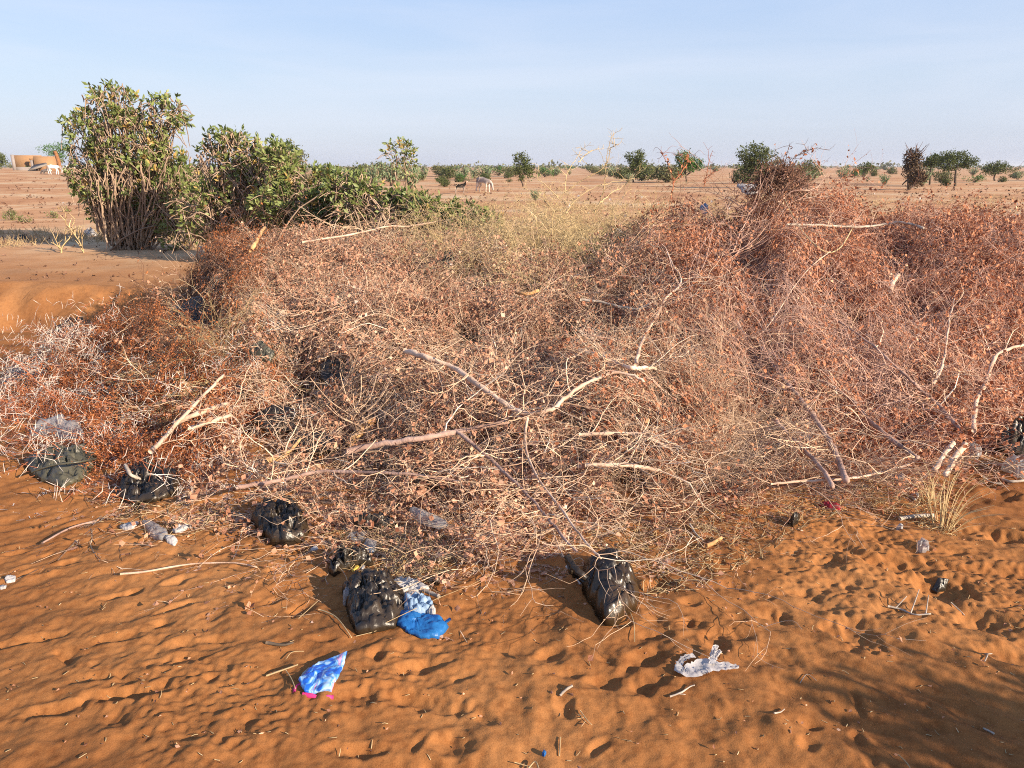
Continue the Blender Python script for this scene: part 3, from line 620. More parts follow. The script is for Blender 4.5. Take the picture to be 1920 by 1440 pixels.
# tall sprigs that stand above the skyline
def sprig(chains, label, r0, m='twigyellow', Y=7.6, seed=0, leaf=None, side=6):
    rng = np.random.RandomState(seed); P0 = None; mb = MB(); tw = MB(); nodes = []; lf = MB(); first = None
    for ch in chains:
        dY = rng.randn() * .15
        P = smooth([at(u, v, Y + dY * i / len(ch)) for i, (u, v) in enumerate(ch)], 5); first = P[0] if first is None else first
        P = P + rng.randn(*P.shape) * .004
        mb.tube(P, np.linspace(r0, r0 * .35, len(P)), 5, rng.rand())
        for k in range(side):
            i = rng.randint(1, len(P) - 1); grow(tw, rng, P[i].copy(), rng.randn(3) + np.array([0, 0, .4]), 4, .035, .0028, 1, .25, .4, nodes, .5, 50)
        for i in range(0, len(P), 1):
            v = rng.randn(3); v /= np.linalg.norm(v); tw.tube([P[i], P[i] + v * .045], [.0019, .0008], 3, rng.rand())
        if leaf: lf.leaves(P[rng.randint(0, len(P), leaf)] + rng.randn(leaf, 3) * .02, rng.randn(leaf, 3), .04, .6, .3, rng)
    t = thing('dry_sprig', label, 'twig', tuple(first)); mb.build('stem', M[m], t); tw.build('twig_spray', M[m], t)
    if leaf: lf.build('dry_leaves', M['leafrust'], t)
sprig([[(1035,460),(1036,410),(1047,375),(1080,345),(1130,315),(1140,280),(1148,255),(1162,245)],[(1060,362),(1062,330),(1078,300),(1092,278)],[(1084,305),(1105,285),(1132,277)],[(1143,278),(1160,270)],[(1047,372),(1020,345),(1000,330)],[(1040,395),(1010,370),(980,350)]], 'tallest forked sprig of the yellow thorn bush reaching above the skyline', .0052, seed=1)
sprig([[(1115,400),(1130,365),(1135,330),(1137,300)],[(1060,400),(1085,370),(1120,350),(1165,338),(1190,335)],[(1125,380),(1150,360),(1178,342)]], 'thin straw sprig right of the tallest one, against the plain', .006, seed=2)
sprig([[(1255,390),(1262,340),(1250,305),(1240,280)],[(1262,345),(1285,310),(1290,300)]], 'reddish sprig with curled dry leaves in front of the round green tree', .006, 'twigred', seed=3, leaf=14, Y=7.4)
sprig([[(1320,350),(1328,310),(1335,280)],[(1318,340),(1345,315)]], 'thin reddish sprig right of the round green tree', .004, 'twigred', seed=4, Y=7.4, side=3)
sprig([[(1480,310),(1495,290),(1520,281),(1535,278)],[(1500,290),(1515,285)],[(1470,310),(1476,288),(1482,272)]], 'wiry dark sprig curving out of the round twig mound', .004, 'twigdark', seed=5, Y=7.4, side=2, leaf=5)
# dark rounded twig mound on the right crest
t = thing('twig_mound', 'dark rounded ball of dense twigs crowning the right heap, below the sky', 'twig mound', at(1462, 350, 7.4))
mb = MB(); lf = MB(); q = np.array(t.location); rng = np.random.RandomState(9); nodes = []
for k in range(330):
    a = rng.rand() * 6.28; b = math.acos(rng.rand()); rr = np.array([.23 * math.sin(b) * math.cos(a), .23 * math.sin(b) * math.sin(a), .20 * math.cos(b)]) * (.75 + .3 * rng.rand())
    tdir = np.cross(rr, rng.randn(3)); grow(mb, rng, q + rr - (0, 0, .04), tdir, 4, .05, .004, 1, .4, .4, nodes, .5, 50)
mb.build('twigs', M['twigdark'], t)
sel = [nodes[i] for i in rng.permutation(len(nodes))[:420]]; lf.leaves([p for p, d, e in sel], np.array([d for p, d, e in sel]) + rng.randn(len(sel), 3), .03, .7, .3, rng); lf.build('dry_leaves', M['leafbrown'], t)

# ------------------------------------------------------------------ sticks on the sand
def stick(px, r0, r1, m, label, lift=.0, name='stick', extra=(), heights=None):
    np.random.seed(len(label)); mb = MB()
    for j, ch in enumerate([px] + list(extra)):
        P = []
        for i, (u, v) in enumerate(ch):
            x, y, _ = flat(u, v, .02); z = g1(x, y) + r0 * .7 + lift + (heights[j][i] if heights else 0); P.append((x, y, z))
        P = smooth(P, 4); rr = np.linspace(r0, r1, len(P)) * (1 if j == 0 else .6) * (.6 if m == 'straw' else .85); mb.tube(P, rr, 6, .5, .10)
    o = mb.build(name, M[m], None); tag(o, label, 'stick'); return o
stick([(226,1079),(275,1074),(330,1065),(370,1060),(440,1061),(483,1070)], .006, .003, 'bark', 'long curved pale stick lying alone on the sand at left', .006)
stick([(79,1017),(110,1002),(140,990),(178,979)], .006, .005, 'barkpink', 'straight pinkish stick pointing out of the heap at lower left', .012)
stick([(1665,1134),(1690,1138),(1715,1150),(1745,1153)], .005, .003, 'woodgrey', 'dark grey twig with upright prongs on the sand at right', .006, extra=[[(1680,1136),(1698,1131)],[(1708,1148),(1720,1125)],[(1736,1152),(1738,1133)]], heights=[[0]*4,[0,.03],[0,.05],[0,.04]])
stick([(1784,1124),(1812,1140)], .003, .002, 'woodgrey', 'short thin white twig right of the pronged twig', .004)
stick([(1845,1247),(1850,1235),(1846,1230),(1862,1217)], .003, .002, 'woodgrey', 'small white bent twig near the right edge', .004)
stick([(1845,1362),(1863,1378)], .004, .004, 'woodgrey', 'dark short stick in the shade at lower right', .003)
stick([(1685,1413),(1700,1430),(1712,1448)], .003, .002, 'straw', 'pale stem at the bottom edge in the shade', .01)
stick([(598,1150),(628,1165),(648,1190),(660,1203)], .004, .003, 'straw', 'pale stem bending left of the crumpled black bag', .008, extra=[[(668,1200),(700,1193),(722,1182)]])
stick([(500,1275),(540,1262),(560,1258)], .005, .004, 'straw', 'forked pale twig left of the blue and pink wrapper', .006, extra=[[(537,1265),(548,1285),(555,1306)],[(537,1243),(548,1230),(570,1226)]])
stick([(560,1170),(578,1152),(597,1136)], .003, .002, 'straw', 'thin straw leaning right, left of the crumpled black bag', .015)
stick([(1256,1309),(1278,1303),(1293,1293),(1302,1292)], .004, .002, 'woodgrey', 'small white twig below the torn white plastic strip', .004, extra=[[(1268,1305),(1285,1307)]])
stick([(1088,1334),(1100,1350),(1110,1358)], .003, .002, 'straw', 'star-shaped bit of straw near the bottom centre', .005, extra=[[(1083,1348),(1097,1346)],[(1090,1362),(1098,1352)]])
stick([(1050,1307),(1061,1300),(1073,1294)], .005, .005, 'woodgrey', 'short whitish chip of wood beside the insect track', .004)
stick([(1051,1378),(1050,1395),(1049,1413)], .003, .003, 'straw', 'short upright straw near the bottom centre', .002)
stick([(990,1437),(1004,1425),(1012,1445)], .004, .003, 'straw', 'tuft of pale straw at the very bottom edge', .01, extra=[[(965,1428),(990,1432),(1006,1440)]])
stick([(1688,966),(1715,963),(1752,960)], .012, .012, 'woodgrey', 'bleached white stick lying level at right, left of the yellow grass', .004)
stick([(1322,1031),(1335,1022),(1352,1012)], .014, .009, 'woodfresh', 'bright cut chip of wood on the sand beyond the footprints', .004)
stick([(1293,985),(1305,1005),(1318,1015)], .008, .004, 'woodgrey', 'grey curved peeled stick left of the cut wood chip', .006)
stick([(1880,890),(1900,897),(1935,893)], .009, .008, 'woodgrey', 'pale stick lying at the right edge under the clear plastic', .004, extra=[[(1845,886),(1860,893),(1880,896)]])
stick([(790,1112),(810,1122),(824,1130)], .010, .010, 'woodgrey', 'thick hollow pale stalk beside the white paper', .012)
stick([(725,1185),(820,1140),(880,1110),(935,1078)], .0022, .0015, 'straw', 'long thin straw reaching right over the litter', .03)
stick([(500,1216),(530,1218),(551,1213)], .007, .004, 'trunk', 'black charred stick on the sand above the wrapper', .002)
stick([(1178,1145),(1188,1175),(1190,1205)], .003, .002, 'straw', 'thin pale twig hanging down below the large black bag', .006, extra=[[(1150,1172),(1165,1173),(1178,1180)]])
stick([(895,1020),(915,1060),(925,1075),(912,1110)], .0035, .0015, 'twig', 'pale zigzag twig end drooping onto the sand near the centre', .02, extra=[[(922,1070),(930,1055),(950,1045),(958,1068)]])
stick([(1450,1350),(1462,1345),(1470,1338)], .003, .002, 'woodgrey', 'tiny forked white twig at the shade edge', .004, extra=[[(1500,1282),(1512,1272),(1530,1281)]])
stick([(1030,985),(1055,1060),(1078,1085)], .004, .002, 'twig', 'pale twig end resting over the mouth of the large black bag', .05, extra=[[(1060,1050),(1080,1045)],[(1068,1072),(1085,1062),(1095,1068)]])

# ------------------------------------------------------------------ plastic and paper
def ctr(px): return np.mean(px, axis=0)
CREASE = None
def crumple(name, label, cat, px, h, m, seed=0, z0=.0, surf='g', crease=.5, lift=.004, dome=.5, nr=22, nth=84, parts=(), hollow=None, group=None, freq=14):
    """a closed crumpled skin over an outline: px is the outline in the photo, laid on the ground or on the heap"""
    rng = np.random.RandomState(seed); P = []
    for u, v in px:
        if surf == 'g':
            x, y, _ = flat(u, v, z0 + h * .3); P.append((x, y))
        else:
            P.append(None)
    if surf != 'g':                                  # a sheet lying on the slope of the pile
        uc, vc = np.mean(px, axis=0); q = onheap(uc, vc, z0); P = []; tq = q.y * CP - (q.z - CH) * SP
        for u, v in px:
            a_, b_ = rayp(u, v, 1.), None; dx_, dy_, dz_ = a_[0], a_[1], a_[2] - CH; t_ = ((q.z - CH) + .7 * -q.y) / (dz_ - .7 * dy_); P.append((dx_ * t_, dy_ * t_))
        qz, qy = q.z, q.y
    P = np.array(P); c = P.mean(0); 
    ang = np.arctan2(*(P - c).T[::-1]); rad = np.hypot(*(P - c).T); k = np.argsort(ang); ang, rad = ang[k], rad[k]
    th = np.arange(nth) * 2 * np.pi / nth - np.pi
    Rr = np.interp(th, np.r_[ang[-1] - 2*np.pi, ang, ang[0] + 2*np.pi], np.r_[rad[-1], rad, rad[0]])
    Rr = Rr * (1 + .035 * rng.randn(nth))
    scrap = h < .10 and m not in ('blackbag', 'greybag', 'wrapper')
    if scrap: nr, nth = 13, 48; th = np.arange(nth) * 2 * np.pi / nth - np.pi; Rr = np.interp(th, np.r_[ang[-1] - 2*np.pi, ang, ang[0] + 2*np.pi], np.r_[rad[-1], rad, rad[0]]) * (1 + .12 * rng.randn(nth)); dome = .25
    if not scrap: nr, nth = 30, 120; th = np.arange(nth) * 2 * np.pi / nth - np.pi; Rr = np.interp(th, np.r_[ang[-1] - 2*np.pi, ang, ang[0] + 2*np.pi], np.r_[rad[-1], rad, rad[0]]) * (1 + .012 * rng.randn(nth))
    def outl(t):
        d = np.array([math.cos(t), math.sin(t)]); best = 0.
        for i in range(len(P)):
            A_, B_ = P[i] - c, P[(i + 1) % len(P)] - c; E_ = B_ - A_; dn = d[0] * E_[1] - d[1] * E_[0]
            if abs(dn) < 1e-12: continue
            tt = (A_[0] * E_[1] - A_[1] * E_[0]) / dn; uu = (A_[0] * d[1] - A_[1] * d[0]) / dn
            if tt > 0 and -1e-6 <= uu <= 1 + 1e-6: best = max(best, tt)
        return best
    R2 = np.array([outl(t) for t in th]); Rr = np.where(R2 > 0, R2, Rr) * (1 + (.05 if scrap else .015) * rng.randn(nth))
    V = []; rho = np.linspace(0, 1, nr)
    base = g1 if surf == 'g' else (lambda x, y: qz + .7 * (y - qy))
    for r in rho[::-1] if False else rho:
        for j in range(nth):
            x = c[0] + math.cos(th[j]) * Rr[j] * r; y = c[1] + math.sin(th[j]) * Rr[j] * r
            rid = .5; n2 = 0.; n3 = 0.
            for fq, am in ((freq * 1.3, .8), (freq * 3., .35)):
                ds, ps = mnoise.voronoi(Vector((x * fq, y * fq, seed * 3.1))); g = mnoise.noise_vector(ps[0] * 7.31 + Vector((seed, 0, 0))); q = Vector((x * fq, y * fq, seed * 3.1)) - ps[0]
                rid += am * (g.x * q.x + g.y * q.y) * 2.2 - am * .55 * math.exp(-(ds[1] - ds[0]) * 9); n2 += am * g.z * .6; n3 += am * g.y * .4
            dm = max(0, 1 - r ** 2.4) ** dome
            z = h * dm + crease * h * (rid - .45) * min(1, (1 - r) * 5)
            if hollow: z -= hollow * h * math.exp(-(r / .45) ** 2)
            x += .02 * n2 * min(1, h * 8); y += .02 * n3 * min(1, h * 8)
            V.append((x, y, base(x, y) + lift + max(z, 0) + (.012 * h if not scrap else .15 * h) * rng.rand()))
    top = len(V)
    for j in range(nth): x, y, z = V[(nr - 1) * nth + j]; V.append((c[0] + (x - c[0]) * .9, c[1] + (y - c[1]) * .9, z - lift - .006))
    F = []
    for i in range(nr):
        for j in range(nth):
            j2 = (j + 1) % nth; F.append((i * nth + j, i * nth + j2, (i + 1) * nth + j2, (i + 1) * nth + j))
    # first ring is degenerate at the centre: fine, thin slivers
    V = np.array(V); zc = V[:nth, 2].mean(); V[:nth, :2] = c + (V[:nth, :2] - c); V[:nth, 2] = zc
    V[:nth, 0] += np.cos(th) * .0008; V[:nth, 1] += np.sin(th) * .0008
    o = mesh_np(name, V, F, M[m], None, None, False)
    # put the origin at the thing's base
    loc = Vector((c[0], c[1], float(V[:, 2].min()))); o.data.transform(Matrix.Translation(-loc)); o.location = loc
    tag(o, label, cat, group); return o
def strip(px, h, wd, m, zs, parent=None, name='handle', surf=0.):
    P = smooth([tuple(np.array(flat(u, v, z)) ) for (u, v), z in zip(px, zs)], 5); mb = MB(); mb.tube(P, wd, 4, .5, .15)
    V, F, r = mb.arrays(); return mesh_np(name, V, F, M[m], parent, r, True)
o = crumple('plastic_bag', 'dull dark green-black bag bulging on the sand at far left, under the thorns', 'plastic bag', [(44,880),(75,862),(110,858),(150,853),(184,858),(176,880),(150,903),(115,917),(85,905),(60,893)], .10, 'greybag', 1, crease=.35, dome=.6)
strip([(60,885),(100,872),(150,866),(180,860)], 0, .006, 'greybag', [.11,.15,.15,.12], o, 'folded_rim')
o = crumple('plastic_bag', 'torn open black bag caught in twigs, right of the bulging dark green bag', 'plastic bag', [(215,930),(235,895),(262,880),(300,885),(338,895),(330,925),(290,940),(250,942)], .10, 'blackbag', 2, crease=.6, hollow=.8)
strip([(235,872),(245,890),(262,898)], 0, .010, 'woodgrey', [.12,.10,.06], None, 'wood_shard').update_tag()
o_ = bpy.data.objects['wood_shard']; tag(o_, 'grey wood shard poking from the torn black bag at left', 'wood')
o = crumple('plastic_bag', 'glossy black bag with an open mouth at the heap foot, third from left', 'plastic bag', [(470,975),(500,955),(530,945),(560,952),(578,985),(574,1008),(540,1018),(508,1015),(490,1000)], .12, 'blackbag', 3, crease=.45, hollow=.5)
o = crumple('plastic_bag', 'large shiny black bag with brown glints and a twisted handle, right of centre', 'plastic bag', [(1090,1075),(1115,1052),(1150,1046),(1180,1062),(1196,1105),(1192,1138),(1160,1160),(1136,1165),(1105,1130),(1092,1100)], .135, 'brownbag', 4, crease=.34, dome=.5, freq=9)
strip([(1100,1085),(1085,1072),(1073,1058),(1064,1042)], 0, .017, 'blackbag', [.12,.14,.15,.17], o, 'handle')
strip([(1100,1095),(1082,1082),(1070,1070),(1062,1048)], 0, .010, 'blackbag', [.06,.08,.12,.16], o, 'handle')
strip([(1062,1062),(1078,1080),(1089,1095)], 0, .006, 'whiteplastic', [.06,.05,.04], o, 'pale_edge')
o = crumple('plastic_bag', 'big crumpled black bag in many folds, beside the blue bag', 'plastic bag', [(640,1110),(665,1090),(700,1080),(735,1088),(742,1105),(758,1115),(762,1145),(742,1180),(705,1190),(668,1192),(655,1165),(650,1135)], .09, 'blackbag', 5, crease=.42, freq=15)
crumple('plastic_bag', 'small black plastic scrap above the big crumpled bag', 'plastic bag', [(616,1072),(630,1048),(660,1040),(695,1045),(700,1058),(665,1062),(640,1072),(625,1082)], .07, 'blackbag', 6, crease=.7, freq=20)
o = crumple('plastic_bag', 'bright blue plastic bag half filled with sand, right of the crumpled black bag', 'plastic bag', [(735,1165),(742,1152),(770,1155),(800,1165),(830,1172),(838,1180),(828,1204),(795,1206),(765,1196),(742,1182)], .022, 'bluebag', 7, crease=.8, dome=.3, freq=12)
strip([(822,1180),(834,1168),(844,1160)], 0, .006, 'bluebag', [.03,.03,.05], o, 'handle')
crumple('plastic_bag', 'pale blue translucent bag crumpled above the bright blue one', 'plastic bag', [(756,1140),(770,1130),(790,1135),(812,1142),(816,1152),(800,1162),(775,1162),(758,1155)], .05, 'palebluebag', 8, crease=.6, freq=22)
crumple('paper_sheet', 'torn white paper lying right of the crumpled black bag', 'paper', [(732,1094),(755,1093),(785,1100),(804,1112),(785,1120),(768,1116),(755,1122),(740,1116)], .022, 'whiteplastic', 9, crease=.8, freq=26)
crumple('paper_scrap', 'small lilac-white paper between the white paper and the blue bag', 'paper', [(758,1125),(778,1118),(790,1120),(775,1138),(760,1140)], .015, 'whiteplastic', 10, crease=.6)
crumple('plastic_scrap', 'grey-lilac plastic tucked at the left of the crumpled black bag', 'plastic', [(642,1120),(648,1103),(660,1096),(664,1105),(655,1122)], .05, 'clearplastic', 11, z0=.05)
crumple('plastic_scrap', 'cream knot of plastic at the end of the pale blue bag', 'plastic', [(800,1155),(812,1146),(817,1152),(812,1160)], .03, 'whiteplastic', 12, z0=.02)
def ribbon(mb, px, wd, lift=.010, amp=.006, seed=0):
    rng = np.random.RandomState(seed); P = smooth([tuple(np.array(flat(u, v, .01))) for u, v in px], 5); T = np.gradient(P, axis=0); T /= np.linalg.norm(T, axis=1)[:, None] + 1e-9; N = np.stack([-T[:, 1], T[:, 0]], 1); k = 6
    W = np.interp(np.linspace(0, 1, len(P)), np.linspace(0, 1, len(wd)), wd) * (1 + .15 * rng.randn(len(P))); V = []
    for i in range(len(P)):
        for j in range(k):
            f = (j / (k - 1) - .5) * 2; x, y = P[i, 0] + N[i, 0] * W[i] * f, P[i, 1] + N[i, 1] * W[i] * f; V.append((x, y, g1(x, y) + lift + amp * (rng.rand() + .6 * (j % 2))))
    F = [(i * k + j, i * k + j + 1, (i + 1) * k + j + 1, (i + 1) * k + j) for i in range(len(P) - 1) for j in range(k - 1)]
    mb.add(V, F, .5)
mb = MB(); ribbon(mb, [(1300,1243),(1283,1249),(1273,1258),(1275,1270),(1288,1274),(1305,1268),(1322,1262),(1345,1264),(1365,1264),(1384,1266)], [.010,.012,.010,.018,.020,.030,.036,.034,.016,.012,.003], seed=1)
ribbon(mb, [(1335,1262),(1334,1250),(1338,1240),(1344,1236)], [.014,.010,.008,.004], .02, seed=2); ribbon(mb, [(1336,1255),(1343,1248),(1350,1244)], [.010,.008,.006], .02, seed=3); ribbon(mb, [(1310,1262),(1318,1272),(1322,1278)], [.02,.014,.008], seed=4)
o = mb.build('plastic_strip', M['whiteplastic'], None); tag(o, 'torn white plastic strip with ragged arms on the sand at lower right', 'plastic')
crumple('plastic_sheet', 'milky plastic sheet trapped under the thorns at the left edge, upper of two', 'plastic', [(3,722),(15,695),(45,688),(78,690),(72,708),(40,712),(20,722)], .05, 'clearplastic', 14, surf='h', z0=.02, crease=.5)
crumple('plastic_sheet', 'milky plastic sheet trapped under white thorns at left, just above the dull green bag', 'plastic', [(52,832),(58,808),(80,795),(118,785),(132,800),(152,797),(160,830),(125,840),(100,825),(70,825)], .05, 'clearplastic', 15, surf='h', z0=.0, crease=.5)
crumple('plastic_scrap', 'translucent white plastic torn across twigs beneath the torn black bag', 'plastic', [(264,975),(280,972),(312,990),(316,1005),(300,1008),(280,995)], .03, 'clearplastic', 16, z0=.03)
crumple('plastic_scrap', 'small lilac plastic at the foot of the heap, left of the torn translucent one', 'plastic', [(222,988),(240,984),(262,986),(250,994),(230,993)], .015, 'whiteplastic', 17)
crumple('plastic_scrap', 'small lilac plastic on the sand just below the torn plastic', 'plastic', [(308,1015),(325,1015),(335,1022),(328,1030),(315,1025)], .015, 'whiteplastic', 18)
crumple('plastic_scrap', 'narrow lilac plastic strip right of the torn translucent plastic', 'plastic', [(322,1003),(340,993),(362,994),(345,1003),(330,1007)], .02, 'whiteplastic', 19)
crumple('paper_scrap', 'small pale blue-white card on the sand right of the open black bag', 'paper', [(580,1034),(594,1031),(597,1037),(583,1040)], .004, 'whiteplastic', 20, crease=.1)
crumple('paper_scrap', 'white scrap at the left edge of the sand, upper of two', 'paper', [(9,1087),(15,1081),(30,1080),(28,1087),(12,1091)], .01, 'whiteplastic', 21)
crumple('paper_scrap', 'white scrap at the left edge of the sand, lower of two', 'paper', [(0,1097),(12,1096),(10,1102),(0,1103)], .008, 'whiteplastic', 22)
crumple('plastic_scrap', 'pale clear plastic in the litter above the big crumpled bag', 'plastic', [(680,1030),(690,1018),(708,1022),(705,1035),(688,1040)], .03, 'clearplastic', 23)
crumple('paper_scrap', 'pale turquoise ticket in the litter below the heap', 'paper', [(688,1014),(701,1013),(700,1024),(690,1027)], .012, 'palebluebag', 24, z0=.04)
crumple('paper_scrap', 'milky torn scrap in the litter right of the open black bag', 'paper', [(650,1005),(665,992),(690,993),(680,1008),(662,1012)], .02, 'clearplastic', 25, z0=.03)
crumple('card_scrap', 'yellow card strip in the litter above the big crumpled bag', 'card', [(658,1067),(670,1055),(675,1060),(662,1070)], .008, 'yellowpaper', 26, z0=.03)
crumple('card_scrap', 'cream card strip beside the yellow one in the litter', 'card', [(675,1062),(681,1054),(684,1058),(680,1068)], .008, 'whiteplastic', 27, z0=.03)
crumple('plastic_scrap', 'dusty cream plastic film tangled at the heap foot, centre', 'plastic', [(762,960),(780,957),(800,970),(840,985),(848,992),(815,990),(785,980)], .03, 'clearplastic', 28, surf='h', z0=.04)
crumple('plastic_scrap', 'brownish see-through plastic caught in the twigs right of centre', 'plastic', [(1075,678),(1082,662),(1110,665),(1116,690),(1090,698),(1078,690)], .05, 'brownplastic', 29, surf='h', z0=.08)
crumple('plastic_bag', 'dull green-grey bag in the dark gap, upper left of the heap', 'plastic bag', [(466,665),(475,650),(498,652),(516,665),(508,680),(485,675)], .06, 'greybag', 30, surf='h', z0=.08)
crumple('plastic_bag', 'black bag lump in the twigs below the yellow thorn bush', 'plastic bag', [(828,500),(832,485),(848,478),(856,490),(850,505),(838,508)], .10, 'blackbag', 31, surf='h', z0=.08)
crumple('plastic_bag', 'black bag behind thorn branches in the pit at left', 'plastic bag', [(102,628),(120,612),(150,607),(185,618),(190,632),(150,640),(125,652)], .16, 'blackbag', 32, surf='h', z0=.05)
for (u, v, ru, rv, lb) in [(375,590,34,34,'added black plastic standing in for deep shade in the rusty orange bush at left, upper one'), (268,622,17,14,'small added black plastic standing in for a shaded gap in the middle of the rusty orange bush'), (300,655,16,14,'small added black plastic standing in for shade under the fine orange leaves at left'),  # black plastic added under the twigs to darken the heap's deep shaded gaps
    (520,790,42,26,'added black plastic standing in for shade in the gap left of the stump'), (590,835,50,18,'added black plastic standing in for shade below the pale broken branch stub'), (630,700,36,24,'added black plastic standing in for deep shade under the net of twigs above the stump'), (560,655,20,14,'small added black plastic standing in for a shaded gap left of the long forked branch'),
    (792,905,13,12,'round added black plastic standing in for a shaded gap in the lower middle twigs'), (440,745,24,14,'added black plastic standing in for shade behind the two short pale sticks'), (1445,800,22,26,'added black plastic standing in for shade in the gap beside the long purplish branch'), (1400,745,18,14,'small added black plastic standing in for a shaded gap at the centre right of the heap'), (1790,745,18,12,'small added black plastic standing in for a shaded gap above the root clump'), (700,985,40,13,'added black plastic standing in for shade under the twigs above the yellow card strip')]:
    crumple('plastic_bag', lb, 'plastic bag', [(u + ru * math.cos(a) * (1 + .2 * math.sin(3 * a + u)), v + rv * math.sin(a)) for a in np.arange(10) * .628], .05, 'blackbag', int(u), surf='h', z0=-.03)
crumple('plastic_bag', 'black bag at the right frame edge under the heap', 'plastic bag', [(1862,850),(1885,830),(1915,820),(1960,825),(1960,870),(1900,868)], .20, 'blackbag', 33, surf='h', z0=.02)
crumple('plastic_sheet', 'clear plastic crumpled on the sand at the right edge', 'plastic', [(1875,875),(1890,868),(1935,868),(1935,890),(1905,890),(1895,882)], .06, 'clearplastic', 34)
crumple('plastic_scrap', 'clear plastic ball left of the right-edge bag, under the root clump', 'plastic', [(1800,845),(1808,832),(1822,835),(1842,850),(1835,858),(1815,852)], .06, 'clearplastic', 35)
crumple('plastic_scrap', 'crumpled clear plastic on the sand below the yellow grass', 'plastic', [(1718,1022),(1726,1017),(1740,1020),(1742,1030),(1730,1033),(1720,1029)], .03, 'clearplastic', 36)
crumple('plastic_scrap', 'small white plastic lump left of the yellow grass', 'plastic', [(1681,989),(1686,986),(1694,988),(1690,993)], .02, 'whiteplastic', 37)
crumple('plastic_scrap', 'white plastic bit near the root prongs', 'plastic', [(1681,888),(1690,884),(1700,890),(1696,894)], .02, 'whiteplastic', 38)
crumple('paper_scrap', 'cream card square in the litter beside the yellow grass', 'paper', [(1709,918),(1718,915),(1724,922),(1716,928)], .02, 'whiteplastic', 39, z0=.02)
crumple('plastic_scrap', 'small black plastic on the sand left of the root litter', 'plastic', [(1478,980),(1490,975),(1500,972),(1496,984),(1485,988)], .05, 'blackbag', 40)
crumple('plastic_scrap', 'dark red plastic strip on the sand in the lower right litter', 'plastic', [(1535,948),(1548,940),(1568,950),(1578,958),(1555,955)], .02, 'red', 41)
crumple('plastic_scrap', 'black plastic in the scraped hole at right', 'plastic', [(1745,1113),(1752,1107),(1776,1108),(1772,1114),(1756,1117)], .02, 'blackbag', 42, z0=-.06)
crumple('plastic_scrap', 'tiny blue plastic bit at the bottom edge, centre', 'plastic', [(1016,1421),(1020,1416),(1024,1420),(1021,1424)], .01, 'bluebag', 43)
crumple('plastic_scrap', 'tiny black bag knot on the sand right of the white paper', 'plastic', [(813,1099),(820,1093),(826,1093),(825,1100),(817,1103)], .03, 'blackbag', 44)
crumple('plastic_scrap', 'pale blue scrap behind the large black bag', 'plastic', [(1174,1066),(1180,1052),(1190,1055),(1193,1072),(1178,1076)], .03, 'palebluebag', 45, z0=.08)
crumple('paper_scrap', 'cream paper with faint lines tucked behind the large black bag', 'paper', [(1145,1052),(1160,1045),(1168,1055),(1155,1058)], .03, 'straw', 46, z0=.08)
crumple('plastic_sheet', 'whitish plastic draped on the right heap below the big tree', 'plastic', [(1380,350),(1395,354),(1412,352),(1428,356),(1420,364),(1405,366),(1390,360)], .05, 'whiteplastic', 47, surf='h', z0=.10)
crumple('plastic_scrap', 'pale blue plastic in the dark hollow of the right heap', 'plastic', [(1310,398),(1318,390),(1328,394),(1324,402)], .06, 'palebluebag', 48, surf='h', z0=.10)
def farbag(name, label, cat, u, v, Y, wd, h, m, seed):
    x = at(u, v, Y)[0]; z = g1(x, Y); rng = np.random.RandomState(seed); V = []; nth, nr = 22, 8
    for i in range(nr):
        for j in range(nth):
            a = j * 2 * np.pi / nth; e = i / (nr - 1) * np.pi / 2; q = 1 + .25 * mnoise.noise(Vector((math.cos(a) * 2 + seed, math.sin(a) * 2, e * 2)))
            V.append((x + wd * q * math.cos(a) * math.cos(e), Y + wd * .6 * q * math.sin(a) * math.cos(e), z - .01 + h * q * math.sin(e) * (1 + .2 * rng.randn())))
    F = [(i * nth + j, i * nth + (j + 1) % nth, (i + 1) * nth + (j + 1) % nth, (i + 1) * nth + j) for i in range(nr - 1) for j in range(nth)]
    tag(mesh_np(name, V, F, M[m], None, None, False), label, cat)
farbag('plastic_bag', 'black bag lying flat on the shaded ground at far left', 'plastic bag', 39, 436, 17.6, .17, .09, 'blackbag', 49)
farbag('plastic_sheet', 'white plastic blown against dry stalks left of the tall shrub', 'plastic', 166, 412, 18.5, .17, .16, 'whiteplastic', 50)
farbag('plastic_scrap', 'grey plastic scrap on the shaded ground left of the tall shrub', 'plastic', 125, 425, 17.8, .07, .07, 'clearplastic', 51)
# blue, pink and white printed wrapper
px = [(571,1306),(624,1306),(634,1278),(646,1248),(652,1229),(624,1237),(598,1245),(580,1262),(560,1285)]
cols = dict(bluebag=None)
mw = bpy.data.materials.new('printed_wrapper'); mw.use_nodes = True; n = mw.node_tree; b = n.nodes['Principled BSDF']; b.inputs['Roughness'].default_value = .35
tc = n.nodes.new('ShaderNodeTexCoord'); q1 = n.nodes.new('ShaderNodeTexNoise'); q1.inputs['Scale'].default_value = 16; q1.inputs['Detail'].default_value = 2; q1.inputs['Distortion'].default_value = 1.2
mpg = n.nodes.new('ShaderNodeMapping'); mpg.inputs['Rotation'].default_value = (0, 0, R(25)); mpg.inputs['Scale'].default_value = (1.6, .7, 1); n.links.new(tc.outputs['Object'], mpg.inputs[0]); n.links.new(mpg.outputs[0], q1.inputs['Vector'])
q2 = n.nodes.new('ShaderNodeValToRGB'); q2.color_ramp.interpolation = 'EASE'
for p_, c_ in ((.0, (.01,.07,.40)), (.42, (.012,.10,.50)), (.49, (.10,.32,.66)), (.56, (.40,.55,.72)), (.62, (.12,.34,.66)), (.68, (.62,.28,.45)), (.8, (.70,.60,.62))):
    e = q2.color_ramp.elements.new(p_) if p_ else q2.color_ramp.elements[0]; e.position = p_; e.color = (*c_, 1)
